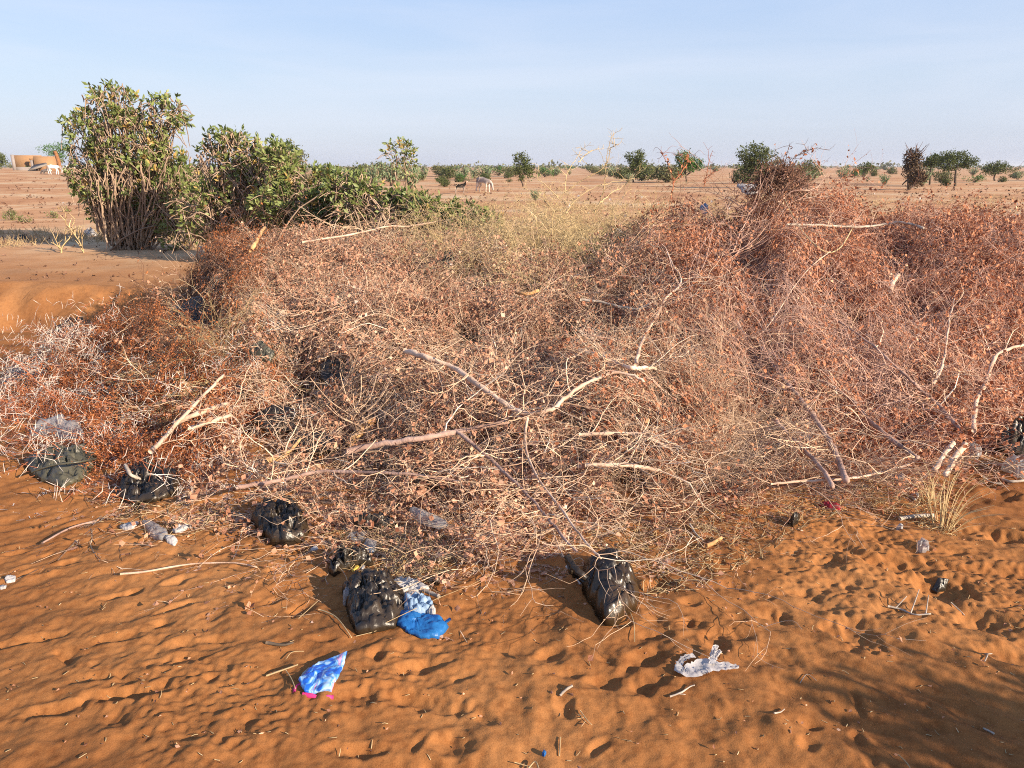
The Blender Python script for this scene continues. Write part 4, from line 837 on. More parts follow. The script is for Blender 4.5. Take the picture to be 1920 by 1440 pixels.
q2.color_ramp.elements.remove(q2.color_ramp.elements[-1]); n.links.new(q1.outputs['Fac'], q2.inputs[0]); n.links.new(q2.outputs[0], b.inputs['Base Color']); M['wrapper'] = mw
M['pink'] = mat('pink_film', (.62,.02,.15), (.72,.07,.24), rough=.4, attr=False)
o = crumple('printed_wrapper', 'blue, pink and white printed plastic wrapper lying flat on the sand at lower left', 'wrapper', px, .008, 'wrapper', 60, z0=.030, crease=.5, freq=6, dome=.2, lift=.014)
strip([(568,1302),(590,1306),(610,1308),(626,1307)], 0, .009, 'pink', [.036]*4, o, 'pink_hem')
strip([(553,1300),(556,1290),(566,1282),(572,1278)], 0, .009, 'pink', [.034,.036,.038,.038], o, 'pink_corner')
strip([(562,1276),(572,1262),(580,1254)], 0, .007, 'whiteplastic', [.038]*3, o, 'white_edge')

# ------------------------------------------------------------------ dry plants and tufts
def tuft(u, v, hgt, n_, m, label, seed, spread=.12, lean=(0, 0), name='grass_tuft', z=None, cat='grass tuft', group=None, base=None, r=.0018, loc=None):
    rng = np.random.RandomState(seed); x, y, _ = loc or flat(u, v); z0 = g1(x, y); mb = MB()
    for k in range(n_):
        a = rng.rand() * 6.28; s = spread * rng.rand(); b0 = np.array([x + math.cos(a) * s * .4, y + math.sin(a) * s * .4, z0 - .005]); hh = hgt * (.5 + .6 * rng.rand())
        tip = b0 + np.array([math.cos(a) * s * 1.6 + lean[0] * hh, math.sin(a) * s * 1.6 + lean[1] * hh, hh]); md = (b0 + tip) / 2 + np.array([-math.cos(a) * s * .3, 0, hh * .15])
        mb.tube(smooth([b0, md, tip], 3), np.linspace(r, r * .4, 7), 3, rng.rand())
    mb.off((-x, -y, -z0)); o = mb.build(name, M[m], None); o.location = (x, y, z0); tag(o, label, cat, group); return o
tuft(1765, 985, .30, 34, 'twigyellow', 'upright yellow dry grass tuft on the sand at right, beside the bleached stick', 1, .14, r=.0022)
tuft(1745, 940, .2, 14, 'twigyellow', 'sparser yellow grass stems just behind the upright tuft', 2, .10)
def deadplant(u, v, h, seed, label):
    rng = np.random.RandomState(seed); x, y, _ = flat(u, v); z0 = g1(x, y); mb = MB(); nodes = []
    grow(mb, rng, np.zeros(3), np.array([.1, 0, 1.]), 7, h / 7, .022, 2, .18, .5, nodes, .5, 45, 1., 0, .08)
    grow(mb, rng, np.zeros(3), np.array([-.3, 0, 1.]), 5, h / 8, .016, 1, .2, .5, nodes, .5, 45, 1., 0, .08)
    o = mb.build('dead_plant', M['twigyellow'], None); o.location = (x, y, z0); tag(o, label, 'dead plant')
deadplant(115, 474, .55, 1, 'bare yellow stalk standing left of the tall shrub, left one of two')
deadplant(157, 474, .60, 2, 'bare yellow stalk with a hooked side arm beside the tall shrub')

# ------------------------------------------------------------------ arching leafy shrubs
def shrub(name, label, base, lobes, nstem, nlf, seed, leaf=.10, hang=0, cat='shrub', stub=.014, extra=None, group=None, mode='arch'):
    """lobes: (centre xyz, radius xyz). stems rise from the base and arch over through the lobes; leaf rosettes sit on their ends"""
    rng = np.random.RandomState(seed); B = np.array(base); st = MB(); lf = MB(); yl = MB(); t = thing(name, label, cat, base, group)
    W = np.array([l[1][0] * l[1][2] for l in lobes]); W = W / W.sum()
    def pick(shell=True):
        l = lobes[rng.choice(len(lobes), p=W)]; d = rng.randn(3); d /= np.linalg.norm(d); r = (.72 + .36 * rng.rand()) if shell else rng.rand() ** .5
        return np.array(l[0]) + d * np.array(l[1]) * r, d
    for k in range(nstem):
        q, d = pick(False); b0 = B + np.array([rng.randn() * extra[0] if extra else rng.randn() * .18, rng.randn() * .15, 0])
        m1 = b0 + (q - b0) * .5 + np.array([rng.randn() * .08, rng.randn() * .08, .15 + .1 * rng.rand()])
        e = q + np.array([d[0] * .3, d[1] * .3, -.12 * rng.rand()]); st.tube(smooth([b0, m1, q, e], 4) + rng.randn(13, 3) * .008, np.linspace(stub * (.8 + .6 * rng.rand()), stub * .35, 13), 4, rng.rand())
    for k in range(hang):                            # curved outer stems
        q, d = pick(True); a = np.array([-d[1], d[0], .3 * rng.randn()]) * .45 * rng.rand() ; e2 = q + a * .6 + np.array([.12 * rng.randn(), 0, -.18 - .35 * rng.rand()]); e1 = q - a * .5 + np.array([0, 0, -.1 * rng.rand()])
        st.tube(smooth([e1, q + d * .04, e2], 4) + rng.randn(9, 3) * .008, np.linspace(stub * .8, stub * .4, 9), 4, rng.rand())
    for k in range(nlf):
        q, d = pick(rng.rand() < .75)
        if noi(q[0] * 2.2 + seed, q[2] * 2.2 + q[1]) < -.25 and rng.rand() < .8: continue
        ax_ = d + rng.randn(3) * .5 + np.array([0, 0, .6]); ax_ /= np.linalg.norm(ax_); c = rng.randint(4, 9)
        st.tube([q - ax_ * .12, q, q + ax_ * .05], [.005, .004, .003], 3, rng.rand())
        P = q + ax_ * (rng.rand(c, 1) * .16 - .06); D = rng.randn(c, 3); D -= (D @ ax_)[:, None] * ax_ * .8; D += ax_ * .9
        (yl if rng.rand() < .05 else lf).leaves(P, D, leaf * (.7 + .6 * rng.rand(c)), .42, .08, rng, np.clip(.5 * rng.rand() + .5 * rng.rand(c), 0, 1))
    st.build('stems', M['stem'], t); lf.build('leaves', M['leafgreen'], t)
    if yl.n: yl.build('yellow_leaves', M['leafyellow'], t)
    return t
def LB(u, v, ru, rv, Y, dy=0):                       # a lobe from its place in the photo at distance Y
    c = np.array(at(u, v, Y + dy)); s = (Y * CP) / FPX; return (c, (ru * s, .8 * min(ru, rv) * s, rv * s))
b_ = flat(248, 466); b_ = (b_[0], b_[1], g1(b_[0], b_[1]))
tall = shrub('shrub', 'tall leafy shrub at left whose bare grey stems hang down to the sand', b_, [LB(215,205,52,44,15.8,.1), LB(312,214,40,32,15.8), LB(160,250,40,38,15.8), LB(245,275,72,62,15.8), LB(170,325,42,55,15.8), LB(300,330,66,58,15.7), LB(225,350,60,50,15.6), LB(345,375,50,60,15.5), LB(330,430,40,40,15.5), LB(185,385,24,28,15.6), LB(290,392,36,26,15.5)], 170, 1650, 3, leaf=.115, hang=650, stub=.017)
# its curtain of bare stems
rng = np.random.RandomState(77); st = MB()
for k in range(115):
    u0 = rng.uniform(165, 330); v0 = rng.uniform(300, 360); u1 = 248 + (u0 - 248) * rng.uniform(.25, .75) ; v1 = rng.uniform(430, 468); dY = rng.uniform(-.6, .3)
    a, c_ = np.array(at(u0, v0, 15.6 + dY)), np.array(at(u1, v1, 15.55 + dY * .4)); m_ = (a * .55 + c_ * .45) + np.array([.12 * (1 if u0 > 248 else -1) * rng.rand(), 0, 0])
    c_[2] = max(c_[2], g1(c_[0], c_[1]) - .02); P = smooth([a, m_, c_], 6) + np.cumsum(rng.randn(13, 3) * .020, 0); st.tube(P, np.linspace(.011, .020, 13), 4, rng.rand())
st.build('hanging_stems', M['stem'], tall)
b_ = flat(390, 440, 0); gz = lambda x, y: g1(x, y)
def bp_(u, Y): x = at(u, 400, Y)[0]; return (x, Y, g1(x, Y))
shrub('shrub', 'mounded shrub of brown arching stems right of the tall hanging shrub', bp_(450, 13.4), [LB(435,300,62,50,13.5), LB(410,265,28,22,13.5), LB(500,310,60,36,13.4), LB(470,370,90,60,13.3), LB(385,400,50,50,13.3)], 130, 800, 4, leaf=.10, hang=420, stub=.016)
shrub('shrub', 'low green shrub with upright leaf tips, middle of the green row', bp_(590, 12.4), [LB(585,345,70,28,12.5), LB(560,385,85,45,12.4), LB(660,385,60,40,12.3), LB(525,300,28,30,12.6)], 80, 1050, 5, leaf=.10, hang=90, stub=.013, extra=(.6,))
shrub('shrub', 'low sprawling shrub with twisted bare stems, right end of the green row', bp_(740, 11.4), [LB(700,385,70,28,11.5), LB(770,385,60,26,11.4), LB(660,350,50,22,11.6), LB(820,400,50,24,11.2), LB(870,412,40,20,11.0)], 70, 560, 6, leaf=.09, hang=120, stub=.014, extra=(.7,))
shrub('shrub', 'low fresh green sprouts behind the yellow thorn bush', bp_(880, 11.0), [LB(860,408,50,20,11.0), LB(905,418,36,18,10.8), LB(800,400,40,18,11.2)], 24, 230, 7, leaf=.08, stub=.008, extra=(.4,))
shrub('sapling', 'thin upright sapling with a leafy head, standing above the green row', bp_(757, 13.5), [LB(750,285,26,22,13.5), LB(762,310,18,28,13.5)], 10, 60, 8, leaf=.08, cat='sapling', stub=.010, extra=(.03,))
for i, (u, v, Y, lb) in enumerate([(20,412,17,'leftmost low green weed beyond the shaded strip'), (48,416,17.5,'low weed in straw, second from the left edge'), (100,408,19,'spreading weed in straw left of the white plastic'), (120,398,22,'small weed on the bare slope below the donkeys')]):
    Y = flat(u, v)[1]; shrub('weed', lb, bp_(u, Y), [LB(u, v - 2, 12, 5, Y)], 8, 34, 20 + i, leaf=.06, cat='weed', stub=.005, extra=(.15,))
dry = MB(); rng = np.random.RandomState(31)
def straws(n_, y0, y1, a0, a1, h0, h1):
    for k in range(n_):
        y = y0 + (y1 - y0) * rng.rand() ** 1.2; x = rng.uniform(a0, a1) * y
        if noi(x * .5, y * .35, 90) < -.05: continue
        z = g1(x, y); c = rng.randint(3, 8)
        for j in range(c):
            p = np.array([x + rng.randn() * .1, y + rng.randn() * .1, z]); dry.tube([p, p + np.array([rng.randn() * .08, rng.randn() * .08, rng.uniform(h0, h1)])], [.0055, .003], 3, rng.rand())
straws(420, 15.5, 19.5, -.75, -.40, .06, .22); straws(4200, 10.5, 34, -.28, .35, .06, .22); straws(3000, 12, 45, .25, .85, .05, .16)
o = dry.build('dry_grass', M['straw'], None); tag(o, 'sparse dry straw grass and stalks on the plain behind the heap', 'dry grass'); o['kind'] = 'stuff'

# ------------------------------------------------------------------ distant trees and bushes
def crown(lobes, n_, lsize, seed, m, stretch=1., droop=0.):
    rng = np.random.RandomState(seed); mb = MB(); W = np.array([l[1][0] * l[1][2] for l in lobes]); W /= W.sum()
    for k in range(n_):
        l = lobes[rng.choice(len(lobes), p=W)]; d = rng.randn(3); d /= np.linalg.norm(d); r = .55 + .55 * rng.rand()
        q = np.array(l[0]) + d * np.array(l[1]) * r
        if noi(q[0] * 1.5 + seed, q[2] * 1.8 + q[1] * .7) < -.25: continue
        c = 5; P = q + rng.randn(c, 3) * lsize * .8; mb.leaves(P, rng.randn(c, 3) + np.array([0, 0, .3 - droop]), lsize * (.6 + .8 * rng.rand(c)), .6, .15, rng, np.clip(rng.rand() * .6 + rng.rand(c) * .4, 0, 1))
    return mb
def limbs(lobes, h, r, seed, multi=1):
    rng = np.random.RandomState(seed); mb = MB()
    for s in range(multi):
        b0 = np.array([rng.randn() * .12 * (multi > 1), rng.randn() * .1, -.05]); f = b0 + np.array([rng.randn() * .1, 0, h])
        mb.tube(smooth([b0, (b0 + f) / 2 + rng.randn(3) * .05, f], 3), np.linspace(r, r * .7, 7), 6, .5)
        for l in lobes:
            for j in range(3):
                e = np.array(l[0]) + rng.randn(3) * np.array(l[1]) * .45; mb.tube(smooth([f, (f + e) / 2 + rng.randn(3) * .12, e], 3), np.linspace(r * .5, r * .12, 7), 4, .5)
    return mb
def tree(label, u, vb, Y, lobes_px, h, r, n_, ls, m, seed, name='tree', multi=1, cat='tree', droop=0.):
    x = at(u, 300, Y)[0]; z = g1(x, Y); s = Y * CP / FPX; lobes = []
    for (du, v, ru, rv) in lobes_px:
        c = np.array(at(u + du, v, Y)) - np.array([x, Y, z]); c[1] += np.random.RandomState(seed + du + 500).randn() * ru * s * .3; lobes.append((c, (ru * s, ru * s * .8, rv * s)))
    t = thing(name, label, cat, (x, Y, z))
    for nm, mb, mm in (('trunk', limbs(lobes, h, r, seed, multi), 'trunk'), ('crown', crown(lobes, n_, ls, seed, m, droop=droop), m)):
        mb.off((x, Y, z)); mb.build(nm, M[mm], t)
    return t
tree('hazy grey-green thorn tree showing behind the arching shrubs at left', 535, 330, 62, [(0,285,30,20),(15,300,25,18),(-18,300,22,16)], 1.0, .12, 650, .16, 'olive', 1)
tree('dark-footed small tree with a pale round top near the centre of the skyline', 981, 336, 66, [(-3,300,15,11),(2,322,20,14)], .6, .09, 420, .16, 'acacia', 2)
tree('shaggy upright dark tree, left of the round bright green one', 1190, 326, 82, [(0,295,17,12),(2,312,13,14),(8,288,10,6)], .8, .1, 480, .17, 'acacia', 3, droop=.6)
tree('bright green round-topped tree right of centre on the skyline', 1290, 324, 80, [(-10,296,15,12),(12,306,18,11),(-2,312,18,9)], .7, .11, 520, .18, 'acaciabright', 4)
tree('large weeping dark green tree directly behind the rust heap', 1418, 345, 62, [(-5,288,30,18),(12,300,24,18),(-8,312,18,16),(0,325,20,14)], .9, .14, 1100, .15, 'acacia', 5, droop=.8)
tree('small pale olive tree right of the round twig mound', 1519, 332, 85, [(0,310,16,9),(8,316,10,7)], .8, .07, 240, .16, 'olive', 6)
tree('small rounded tree alone on the right skyline', 1624, 328, 105, [(0,314,13,7)], .7, .08, 200, .2, 'acacia', 7)
tree('shaggy dead-brown tangled tree at right with spiky top', 1714, 352, 56, [(0,300,16,18),(-3,325,17,22),(10,335,16,14)], .8, .12, 900, .13, 'deadcrown', 8, droop=.4, multi=2)
tree('slim green tree standing just behind the dead tangled tree', 1750, 345, 70, [(0,300,14,9),(-8,308,12,9)], 1.4, .09, 330, .15, 'acacia', 9)
tree('windswept acacia with a visible trunk at right', 1800, 345, 64, [(5,296,26,12),(-12,308,24,12),(22,306,16,9)], 1.35, .11, 780, .14, 'acacia', 10)
tree('flat-topped dark acacia nearest the right edge', 1872, 332, 88, [(0,312,22,8),(14,318,18,5),(-14,320,16,7)], .9, .1, 420, .17, 'acacia', 11)
tree('bushy green tree cut by the left frame edge', -6, 318, 130, [(0,300,16,12)], .8, .1, 380, .25, 'acacia', 12)
tree('feathery tree rising behind the mud building', 108, 320, 135, [(-6,280,26,9),(10,275,16,9),(0,292,18,6)], 2.4, .1, 380, .22, 'acaciabright', 13)
sp_ = MB(); rng = np.random.RandomState(3)
dt = [o for o in bpy.data.objects if o.get('label', '').startswith('shaggy dead-brown')][0]
for k in range(26):
    a = rng.rand() * 6.28; p = np.array(dt.location) + np.array([0, 0, 2.2]); e = p + np.array([math.cos(a) * .9, math.sin(a) * .5, .2 + 1. * rng.rand()]); sp_.tube([p, (p + e) / 2 + rng.randn(3) * .1, e], [.03, .02, .01], 3, .2)
sp_.build('twig_spray', M['twigdark'], dt)
# bush kinds, then copies
def bushproto(kind, seed):
    rng = np.random.RandomState(seed)
    if kind == 'calotropis':
        t = thing('shrub', 'pale grey-green broad-leaved shrub on the open plain', 'shrub', (0, 0, -50)); mb = MB(); st = MB()
        for k in range(26):
            a = rng.rand() * 6.28; tl = .15 + .5 * rng.rand(); e = np.array([math.cos(a) * tl, math.sin(a) * tl, .7 + .55 * rng.rand()]); b0 = np.array([rng.randn() * .06, rng.randn() * .06, 0]); st.tube([b0, (b0 + e) / 2 + rng.randn(3) * .04, e], [.02, .014, .01], 3, .5)
            for j in range(9):
                f = .3 + .7 * j / 9; P = b0 + (e - b0) * f; D = rng.randn(2, 3) + np.array([0, 0, 1.]); mb.leaves(np.array([P, P]), D, .14 * (.8 + .4 * rng.rand(2)), .6, .08, rng)
        st.off((0, 0, -50)); mb.off((0, 0, -50)); st.build('stems', M['stem'], t); mb.build('leaves', M['paleleaf'], t)
    else:
        m = {'dark': 'acacia', 'olive': 'olive', 'bright': 'acaciabright'}[kind]; lb = {'dark': 'dark green rounded bush on the open plain', 'olive': 'dull olive bush on the open plain', 'bright': 'fresh green bush on the open plain'}[kind]
        t = thing('bush', lb, 'bush', (0, 0, -50)); lobes = [(np.array([rng.randn() * .3, rng.randn() * .3, .42 + .12 * rng.rand()]), (.5, .5, .40)) for _ in range(3)]
        mb = crown(lobes, 230, .10, seed, m); st = limbs(lobes, .15, .04, seed, 2); st.off((0, 0, -50)); mb.off((0, 0, -50)); st.build('stems', M['trunk'], t); mb.build('crown', M[m], t)
    return t
PRO = {}
for i, k in enumerate(['calotropis', 'dark', 'olive', 'bright', 'calotropis', 'dark']): PRO.setdefault(k, []).append([bushproto(k, 40 + i), False])
LBL = {'calotropis': ('pale grey-green broad-leaved shrubs on the plain', 'pale grey-green broad-leaved shrub on the open plain'), 'dark': ('dark green bushes on the plain', 'dark green rounded bush on the open plain'), 'olive': ('dull olive bushes on the plain', 'dull olive bush on the open plain'), 'bright': ('fresh green bushes on the plain', 'fresh green bush on the open plain')}
def put(kind, u, vb=None, hpx=None, Y=None, label=None, rng=np.random.RandomState(12), wide=1.):
    if Y is None: Y = min(900., flat(u, vb, 0)[1])
    x = (u - 960) / FPX * Y * CP; z = g1(x, Y); P = PRO[kind][rng.randint(len(PRO[kind]))]; src = P[0]
    r = src if not P[1] else src.copy()
    if P[1]:
        COL.objects.link(r)
        for ch in src.children: c = ch.copy(); COL.objects.link(c); c.parent = r
    P[1] = True; H = 1.25 if kind == 'calotropis' else .95; s = (hpx * Y * CP / FPX) / H if hpx else 1
    r.location = (x, Y, z - .02); r.rotation_euler = (0, 0, rng.rand() * 6.28); r.scale = (s * wide, s * wide, s)
    if label: r['label'] = label; r.pop('group', None) if 'group' in r.keys() else None
    else:
        mk = [(40, 'left of the mud building'), (150, 'right of the mud building'), (535, 'near the hazy thorn tree'), (700, 'left of the leafy-headed sapling'), (760, 'behind the leafy-headed sapling'), (830, 'left of the black goat'), (868, 'behind the black goat'), (910, 'behind the grazing donkey'), (981, 'by the dark-footed tree'), (1090, 'behind the tall yellow sprig'), (1190, 'by the shaggy upright tree'), (1290, 'by the bright round-topped tree'), (1360, 'left of the weeping tree'), (1418, 'behind the weeping tree'), (1519, 'by the pale olive tree'), (1570, 'right of the pale olive tree'), (1624, 'by the lone rounded tree'), (1670, 'right of the lone rounded tree'), (1714, 'behind the dead tangled tree'), (1800, 'behind the windswept acacia'), (1872, 'by the flat-topped acacia'), (1930, 'at the right edge')]
        w_ = min(mk, key=lambda q: abs(q[0] - u))[1]; far_ = 'nearer' if Y < 150 else 'far' if Y < 280 else 'farthest'; big = 'small' if hpx * Y * CP / FPX < 1.25 else 'large'
        kk = {'calotropis': 'pale grey-green shrub', 'dark': 'dark green bush', 'olive': 'dull olive bush', 'bright': 'fresh green bush'}[kind]
        r['label'] = '%s %s %s of the scrub belt, %s' % (big, far_, kk, w_); r['group'] = LBL[kind][0]
    return r
for k, u, vb, h, lb in [('dark', 832, 351, 18, 'compact dark bush left of the black goat'), ('bright', 868, 341, 16, 'yellow-green bush right behind the black goat'), ('dark', 858, 341, 14, 'dark bush just behind the black goat'),
    ('calotropis', 700, 352, 44, 'tall pale-leaved shrub left of the leafy-headed sapling'), ('calotropis', 735, 350, 46, 'pale-leaved shrub at the foot of the leafy-headed sapling'), ('calotropis', 770, 356, 48, 'pale-leaved shrub right of the leafy-headed sapling'),
    ('calotropis', 792, 338, 26, 'pale shrub between the sapling and the compact dark bush'), ('dark', 705, 330, 26, 'domed dark bush on the skyline behind the pale shrubs'), ('calotropis', 890, 337, 22, 'pale shrub behind the grazing donkey, left one'), ('calotropis', 912, 337, 22, 'pale shrub behind the grazing donkey, right one'), ('dark', 950, 334, 12, 'dark bush left of the dark-footed tree'),
    ('calotropis', 1004, 378, 24, 'small pale shrub seen through the yellow sprigs'), ('bright', 1022, 332, 18, 'green bush right of the dark-footed tree'), ('bright', 1212, 325, 18, 'bright bush at the right foot of the shaggy tree'), ('calotropis', 1240, 338, 20, 'pale shrub left of the bright green round-topped tree'), ('calotropis', 1268, 340, 18, 'pale shrub below the bright green round-topped tree'),
    ('calotropis', 1151, 325, 14, 'pale shrub left of the shaggy upright tree'), ('calotropis', 1385, 342, 22, 'pale shrub at the left foot of the weeping tree'), ('calotropis', 1520, 343, 22, 'pale shrub below the small olive tree'), ('dark', 1580, 332, 10, 'dark low bush left of the lone rounded tree'), ('dark', 1605, 331, 12, 'dark bush at the left foot of the lone rounded tree'), ('dark', 1642, 331, 12, 'dark bush at the right foot of the lone rounded tree'),
    ('calotropis', 1662, 349, 22, 'pale shrub left of the dead tangled tree'), ('calotropis', 1630, 341, 10, 'small pale shrub below the lone rounded tree'), ('calotropis', 1735, 351, 30, 'pale shrub at the foot of the dead tangled tree'), ('olive', 1770, 344, 24, 'olive bush left of the windswept acacia trunk'), ('dark', 1780, 350, 14, 'dark low brush pile under the windswept acacia'), ('dark', 1882, 342, 12, 'dark bush on the plain below the flat-topped acacia'),
    ('dark', 1906, 335, 14, 'dark bush at the right edge of the plain'), ('calotropis', 1838, 340, 10, 'small pale shrub right of the windswept acacia'), ('olive', 955, 341, 7, 'tiny brown bush right of the grazing donkey'), ('olive', 5, 405, 14, 'small olive bush at the left frame edge on the slope'), ('olive', 165, 329, 8, 'tiny olive bush by the tall shrub'), ('bright', 60, 316, 10, 'green bush inside the mud building doorway')]:
    put(k, u, vb, h, None if vb not in (316,) else 112, lb)
rng = np.random.RandomState(66)
for i in range(185):                                 # the scrub belt that closes the plain
    Y = 75 + 420 * rng.rand() ** 1.6; u = rng.choice([rng.uniform(560, 1250), rng.uniform(1150, 2080), rng.uniform(-200, 150)], p=[.55, .35, .10])
    if 930 < u < 1150 and Y < 110: Y += 60
    if u < 200 and Y < 160: Y += 140
    k = rng.choice(['calotropis', 'dark', 'olive', 'bright'], p=[.48, .22, .22, .08]); hgt = rng.uniform(.8, 1.9) if k == 'calotropis' else rng.uniform(.7, 2.0)
    put(k, u, None, hgt * FPX / (Y * CP), Y, None, rng, 1.25)
band = MB(); rng = np.random.RandomState(44)
for i in range(1500):
    Y = 420 + 1500 * rng.rand() ** 1.2; x = rng.uniform(-.85, .85) * Y; h = rng.uniform(1.2, 3.2) * (1 if rng.rand() < .93 else 1.9); wd = h * rng.uniform(.7, 1.6)
    P = np.array([x, Y, g1(x, Y) + h * .5]) + rng.randn(16, 3) * np.array([wd * .45, wd * .3, h * .26]); band.leaves(P, rng.randn(16, 3), h * .55, .8, .2, rng)
o = band.build('far_scrub', M['olive'], None); tag(o, 'far hazy line of scrub and low trees along the horizon', 'scrub'); o['kind'] = 'stuff'
# dark clods, dung and dead bits on the plain
cl = MB(); rng = np.random.RandomState(21)
for i in range(2600):
    Y = 11 + 60 * rng.rand() ** 1.5; x = rng.uniform(-.75, .85) * Y; z = g1(x, Y); s = rng.uniform(.008, .035) * min(2.6, Y / 12); P = np.array([x, Y, z + s * .3]) + rng.randn(5, 3) * s * .5; cl.leaves(P, rng.randn(5, 3), s * 1.4, .8, .3, rng)
o = cl.build('ground_litter', M['twigdark'], None); tag(o, 'dark dry bits, dung and dead leaves scattered over the bare plain', 'litter'); o['kind'] = 'stuff'
cl = MB()
for i in range(110):
    Y = 13 + 35 * rng.rand(); x = rng.uniform(.0, .8) * Y if rng.rand() < .8 else rng.uniform(-.7, 0) * Y; z = g1(x, Y); s = rng.uniform(.04, .12); P = np.array([x, Y, z + s * .3]) + rng.randn(3, 3) * s * .5; cl.leaves(P, rng.randn(3, 3), s * 1.4, .8, .3, rng)
o = cl.build('plastic_litter', M['whiteplastic'], None); tag(o, 'pale plastic scraps blown about the plain behind the heap', 'litter'); o['kind'] = 'stuff'

# ------------------------------------------------------------------ mud building
def box(mb, x0, x1, y0, y1, z0, z1, r=.5, tw=0):
    V = [(x0,y0,z0),(x1,y0,z0),(x1,y1,z0),(x0,y1,z0),(x0+tw,y0,z1),(x1+tw,y0,z1),(x1,y1,z1),(x0,y1,z1)]
    mb.add(V, [(0,3,2,1),(4,5,6,7),(0,1,5,4),(1,2,6,5),(2,3,7,6),(3,0,4,7)], r)
YB = 112.; sx = lambda u: (u - 960) / FPX * YB * CP
gb = g1(sx(65), YB); top = at(65, 291, YB)[2]; bt = thing('mud_building', 'ochre mud-walled roofless building with grey pillars at far left', 'building', (sx(65), YB, gb))
mb = MB(); box(mb, sx(29.7), sx(82), YB + 1, YB + 1.4, gb - .5, top)
box(mb, sx(110), sx(112.5), YB - .2, YB + 1.4, gb - .5, top - .2); box(mb, sx(65), sx(109.9), YB + .0, YB + .35, gb - .5, at(65, 293, YB)[2])
mb.build('wall', M['mud'], bt)
mb = MB(); box(mb, sx(23), sx(29.5), YB - .8, YB + .6, gb - .5, top + .05, tw=.0); mb.build('side_wall', M['mudgrey'], bt)
mb = MB(); box(mb, sx(58), sx(63), YB - .5, YB - .05, gb - .5, at(65, 300, YB)[2]); mb.build('pillar', M['mudgrey'], bt)
mb = MB(); box(mb, sx(57), sx(64), YB - .55, YB - .02, at(65, 300, YB)[2] + .003, at(65, 297, YB)[2]); mb.build('pillar_cap', M['mud'], bt)
mb = MB(); box(mb, sx(29.6), sx(57.9), YB - .4, YB - .1, gb - .5, at(65, 313, YB)[2]); box(mb, sx(63.1), sx(66), YB - .4, YB - .1, gb - .5, at(65, 313, YB)[2]); mb.build('low_wall', M['mudgrey'], bt)
bt.rotation_euler = (0, 0, R(33)); bt.scale = (.84, 1, 1)
ht = thing('lean_to', 'low grey thatched lean-to against the mud building, behind the white donkeys', 'shelter', (sx(92), YB - 3, gb))
mb = MB(); zt = at(95, 306, YB - 3)[2]; x0, x1 = sx(76), sx(112)
mb.add([(x0,YB-5,gb+.1),(x1,YB-5,gb+.9),(x1,YB-.6,zt+.1),(x0+1.0,YB-.6,zt-.2),(x0,YB-5,gb-.1),(x1,YB-5,gb+.7),(x1,YB-.6,zt-.1),(x0+1.0,YB-.6,zt-.4)], [(0,1,2,3),(7,6,5,4),(0,4,5,1),(1,5,6,2),(2,6,7,3),(3,7,4,0)], .5); mb.build('thatch', M['thatch'], ht)
mb = MB()
for xx in (x0 + .3, x0 + 1.4, x1 - .2): mb.tube([(xx, YB - 4.6, gb - .3), (xx, YB - 4.6, gb + .25 + .6 * (xx - x0) / (x1 - x0))], [.06, .05], 5)
mb.build('post_row', M['trunk'], ht); ht.rotation_euler = (0, 0, R(33)); ht.scale = (.84, 1, 1)
mb = MB(); np.random.seed(1); b0 = at(114, 322, YB - 5); mb.tube(smooth([(b0[0], b0[1], gb - .2), (b0[0] - .1, b0[1], gb + 1.3), (b0[0] - .35, b0[1], gb + 2.6)], 3), np.linspace(.3, .22, 7), 6, .5, .1)
o = mb.build('tree_stump', M['rusttrunk'], None); tag(o, 'rust-brown bare trunk standing between the building and the tall shrub', 'trunk')

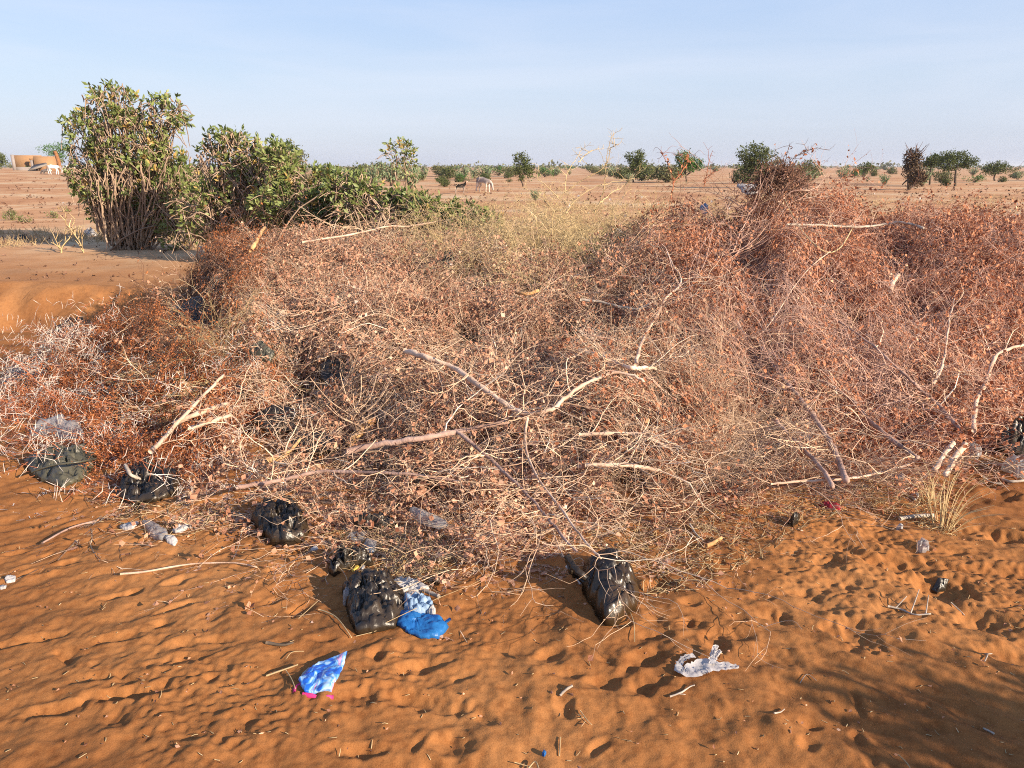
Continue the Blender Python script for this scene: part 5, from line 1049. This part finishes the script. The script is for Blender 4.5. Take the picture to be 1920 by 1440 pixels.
# ------------------------------------------------------------------ animals
def animal(name, label, cat, loc, yaw, size, pose, m, extras=None):
    """joints: x forward, y left, z up, in units of shoulder height"""
    J = {}; E = []; rad = {}
    def j(k, p, r): J[k] = p; rad[k] = r
    def e(*ks):
        for a, b in zip(ks, ks[1:]): E.append((a, b))
    thin = pose.get('thin', 1.)
    j('hip', (-.42, 0, .82), (.17*thin, .19*thin)); j('belly', (-.12, 0, .77), (.20*thin, .21*thin)); j('chest', (.22, 0, .78), (.19*thin, .22*thin)); j('rump', (-.58, 0, .84), (.11*thin, .13*thin)); e('hip', 'belly', 'chest'); e('hip', 'rump')
    for s, n_ in ((1, 'L'), (-1, 'R')):
        f = pose['legs'][0 if s > 0 else 1]; g = pose['legs'][2 if s > 0 else 3]
        j('sh'+n_, (.26, s*.10, .60), (.075, .095)); j('kn'+n_, (.27+f*.5, s*.10, .33), (.042, .045)); j('fe'+n_, (.24+f*.7, s*.10, .14), (.030, .030)); j('ho'+n_, (.26+f, s*.10, .02), (.038, .036)); e('chest', 'sh'+n_, 'kn'+n_, 'fe'+n_, 'ho'+n_)
        j('th'+n_, (-.46, s*.10, .62), (.10, .12)); j('st'+n_, (-.38+g*.4, s*.11, .46), (.062, .07)); j('hk'+n_, (-.56+g*.6, s*.10, .30), (.038, .042)); j('pa'+n_, (-.52+g, s*.10, .12), (.030, .030)); j('hf'+n_, (-.50+g, s*.10, .02), (.038, .036)); e('hip', 'th'+n_, 'st'+n_, 'hk'+n_, 'pa'+n_, 'hf'+n_)
    nk = pose['neck']; hd = pose['head']; mz = pose['muzzle']
    j('neck', tuple((np.array((.36, 0, .86)) * .55 + np.array(nk) * .45)), (.12*thin, .14*thin)); j('poll', nk, (.075, .085)); j('head', hd, (.075, .085)); j('muz', mz, (.045, .05)); e('chest', 'neck', 'poll', 'head', 'muz')
    er = pose.get('ear', .12); up = np.array(pose.get('eardir', (-.2, .5, .8)))
    for s, n_ in ((1, 'L'), (-1, 'R')):
        p = np.array(nk) + np.array((.02, s*.05, .05)); q = p + np.array((up[0], s*up[1], up[2])) * er; j('ea'+n_, tuple(p), (.03, .02)); j('eb'+n_, tuple(q), (.012, .008)); e('poll', 'ea'+n_, 'eb'+n_)
    tl = pose.get('tail', [(-.68, 0, .80), (-.72, 0, .55)]); 
    for i, p in enumerate(tl): j('t%d' % i, p, (.03, .03) if i < len(tl) - 1 else (.022, .022))
    e('rump', *['t%d' % i for i in range(len(tl))])
    ks = list(J); me = bpy.data.meshes.new(name); me.from_pydata([J[k] for k in ks], [(ks.index(a), ks.index(b)) for a, b in E], []); o = bpy.data.objects.new(name, me); COL.objects.link(o)
    sk = o.modifiers.new('skin', 'SKIN'); sk.use_smooth_shade = True
    if not me.skin_vertices: 
        bpy.context.view_layer.objects.active = o
    sv_ = me.skin_vertices[0].data if me.skin_vertices else None
    if sv_:
        for i, k in enumerate(ks): sv_[i].radius = rad[k]; sv_[i].use_root = (k == 'belly')
    ss = o.modifiers.new('sub', 'SUBSURF'); ss.levels = 2; ss.render_levels = 2
    bpy.context.view_layer.update(); dg = bpy.context.evaluated_depsgraph_get(); ev = bpy.data.meshes.new_from_object(o.evaluated_get(dg)); o.modifiers.clear(); o.data = ev
    ev.materials.clear(); ev.materials.append(m)
    for p in ev.polygons: p.use_smooth = True
    o.location = loc; o.rotation_euler = (0, 0, yaw); o.scale = (size,) * 3; tag(o, label, cat); return o
def coat(name, body, leg, head, belly=None, patch=None):
    m = bpy.data.materials.new(name); m.use_nodes = True; n = m.node_tree; b = n.nodes['Principled BSDF']; b.inputs['Roughness'].default_value = .85; b.inputs['Specular IOR Level'].default_value = .1
    tc = n.nodes.new('ShaderNodeTexCoord'); sp = n.nodes.new('ShaderNodeSeparateXYZ'); n.links.new(tc.outputs['Object'], sp.inputs[0])
    nz = n.nodes.new('ShaderNodeTexNoise'); nz.inputs['Scale'].default_value = 4; n.links.new(tc.outputs['Object'], nz.inputs['Vector'])
    ad = n.nodes.new('ShaderNodeMath'); ad.operation = 'MULTIPLY_ADD'; ad.inputs[1].default_value = .25; n.links.new(nz.outputs['Fac'], ad.inputs[0]); n.links.new(sp.outputs['Z'], ad.inputs[2])
    rz = n.nodes.new('ShaderNodeValToRGB'); cr = rz.color_ramp; cr.elements[0].position = .60; cr.elements[0].color = (*leg, 1); cr.elements[1].position = .70; cr.elements[1].color = (*(belly or body), 1); e = cr.elements.new(.86); e.color = (*body, 1); n.links.new(ad.outputs[0], rz.inputs[0])
    rx = n.nodes.new('ShaderNodeMapRange'); rx.inputs['From Min'].default_value = .50; rx.inputs['From Max'].default_value = .56; n.links.new(sp.outputs['X'], rx.inputs['Value'])
    mx = n.nodes.new('ShaderNodeMixRGB'); n.links.new(rx.outputs[0], mx.inputs[0]); n.links.new(rz.outputs[0], mx.inputs[1]); mx.inputs[2].default_value = (*head, 1); n.links.new(mx.outputs[0], b.inputs['Base Color']); return m
UP = dict(neck=(.52, 0, 1.18), head=(.58, 0, 1.22), muzzle=(.72, 0, 1.14))
DOWN = dict(neck=(.62, 0, .55), head=(.68, 0, .42), muzzle=(.76, 0, .14))
def aloc(u, Y): x = (u - 960) / FPX * Y * CP; return (x, Y, g1(x, Y))
animal('goat', 'black and white goat standing alert with a pale face, beyond the green shrubs', 'goat', aloc(864, 47), R(12), .60, dict(UP, legs=(.05, -.03, .0, -.1), ear=.16, eardir=(-.3, .9, -.1), tail=[(-.66, 0, .92), (-.70, 0, 1.02)], thin=.9), coat('goat_coat', (.012,.010,.009), (.30,.24,.20), (.45,.30,.23), (.22,.19,.17)))
animal('donkey', 'grey-backed donkey with white belly grazing head down, right of the goat', 'donkey', aloc(908, 49), R(-38), .95, dict(DOWN, legs=(.10, -.05, .0, -.12), ear=.2, eardir=(-.6, .4, .3), tail=[(-.70, 0, .78), (-.74, 0, .35)]), coat('donkey_coat', (.26,.21,.19), (.60,.52,.46), (.40,.33,.29), (.62,.55,.48)))
animal('donkey', 'white donkey standing sideways before the lean-to, left one', 'donkey', aloc(101, 82), R(3), 1.02, dict(DOWN, neck=(.60,0,.72), head=(.66,0,.60), muzzle=(.74,0,.34), legs=(.04, -.06, .05, -.06), ear=.2, tail=[(-.70, 0, .78), (-.72, 0, .4)]), coat('white_donkey_coat', (.62,.58,.55), (.72,.70,.67), (.35,.31,.29)))
animal('donkey', 'white donkey partly hidden by the tall shrub, right one', 'donkey', aloc(127, 82), R(178), 1.02, dict(DOWN, legs=(.04, -.06, .05, -.06), ear=.2), coat('second_donkey_coat', (.60,.56,.53), (.72,.70,.67), (.50,.46,.44)))
animal('donkey', 'dark grey donkey lying low behind the white ones, left of them', 'donkey', (lambda l: (l[0], l[1], l[2] - .25))(aloc(84, 86)), R(182), .8, dict(DOWN, legs=(.04, -.06, .05, -.06), ear=.2), coat('grey_donkey_coat', (.16,.14,.13), (.13,.11,.10), (.10,.08,.08)))

# ------------------------------------------------------------------ a thorn tree just outside the frame whose shade falls on the lower right corner
x, y = 4.0, .10; t = thing('thorn_tree', 'small thorn tree just outside the frame at right, shading the corner', 'tree', (x, y, g1(x, y)))
lb = [(np.array([0, 0, .90]), (.50, .46, .38)), (np.array([.45, -.3, 1.0]), (.5, .45, .33)), (np.array([-.2, .1, .65]), (.35, .35, .25))]
for nm, mb, mm in (('trunk', limbs(lb, .45, .05, 5, 2), 'trunk'), ('crown', crown(lb, 1500, .05, 5, 'acacia'), 'acacia')): mb.off((x, y, g1(x, y))); mb.build(nm, M[mm], t)

# ------------------------------------------------------------------ thin dust haze
hm = bpy.data.materials.new('haze'); hm.use_nodes = True; n = hm.node_tree; n.nodes.clear(); o_ = n.nodes.new('ShaderNodeOutputMaterial'); pv = n.nodes.new('ShaderNodeVolumePrincipled')
pv.inputs['Color'].default_value = (.86, .90, .98, 1); pv.inputs['Density'].default_value = .00022; pv.inputs['Anisotropy'].default_value = .2; n.links.new(pv.outputs[0], o_.inputs['Volume'])
if HAZE:
    V = [(sx_, sy_, sz_) for sz_ in (-3., 14.) for (sx_, sy_) in ((-4600, -60), (4600, -60), (4600, 6300), (-4600, 6300))]
    o = mesh_np('haze', V, [(0,3,2,1),(4,5,6,7),(0,1,5,4),(1,2,6,5),(2,3,7,6),(3,0,4,7)], hm, None, None, False, 'stuff'); tag(o, 'thin dusty haze over the plain, paling the far scrub', 'haze')
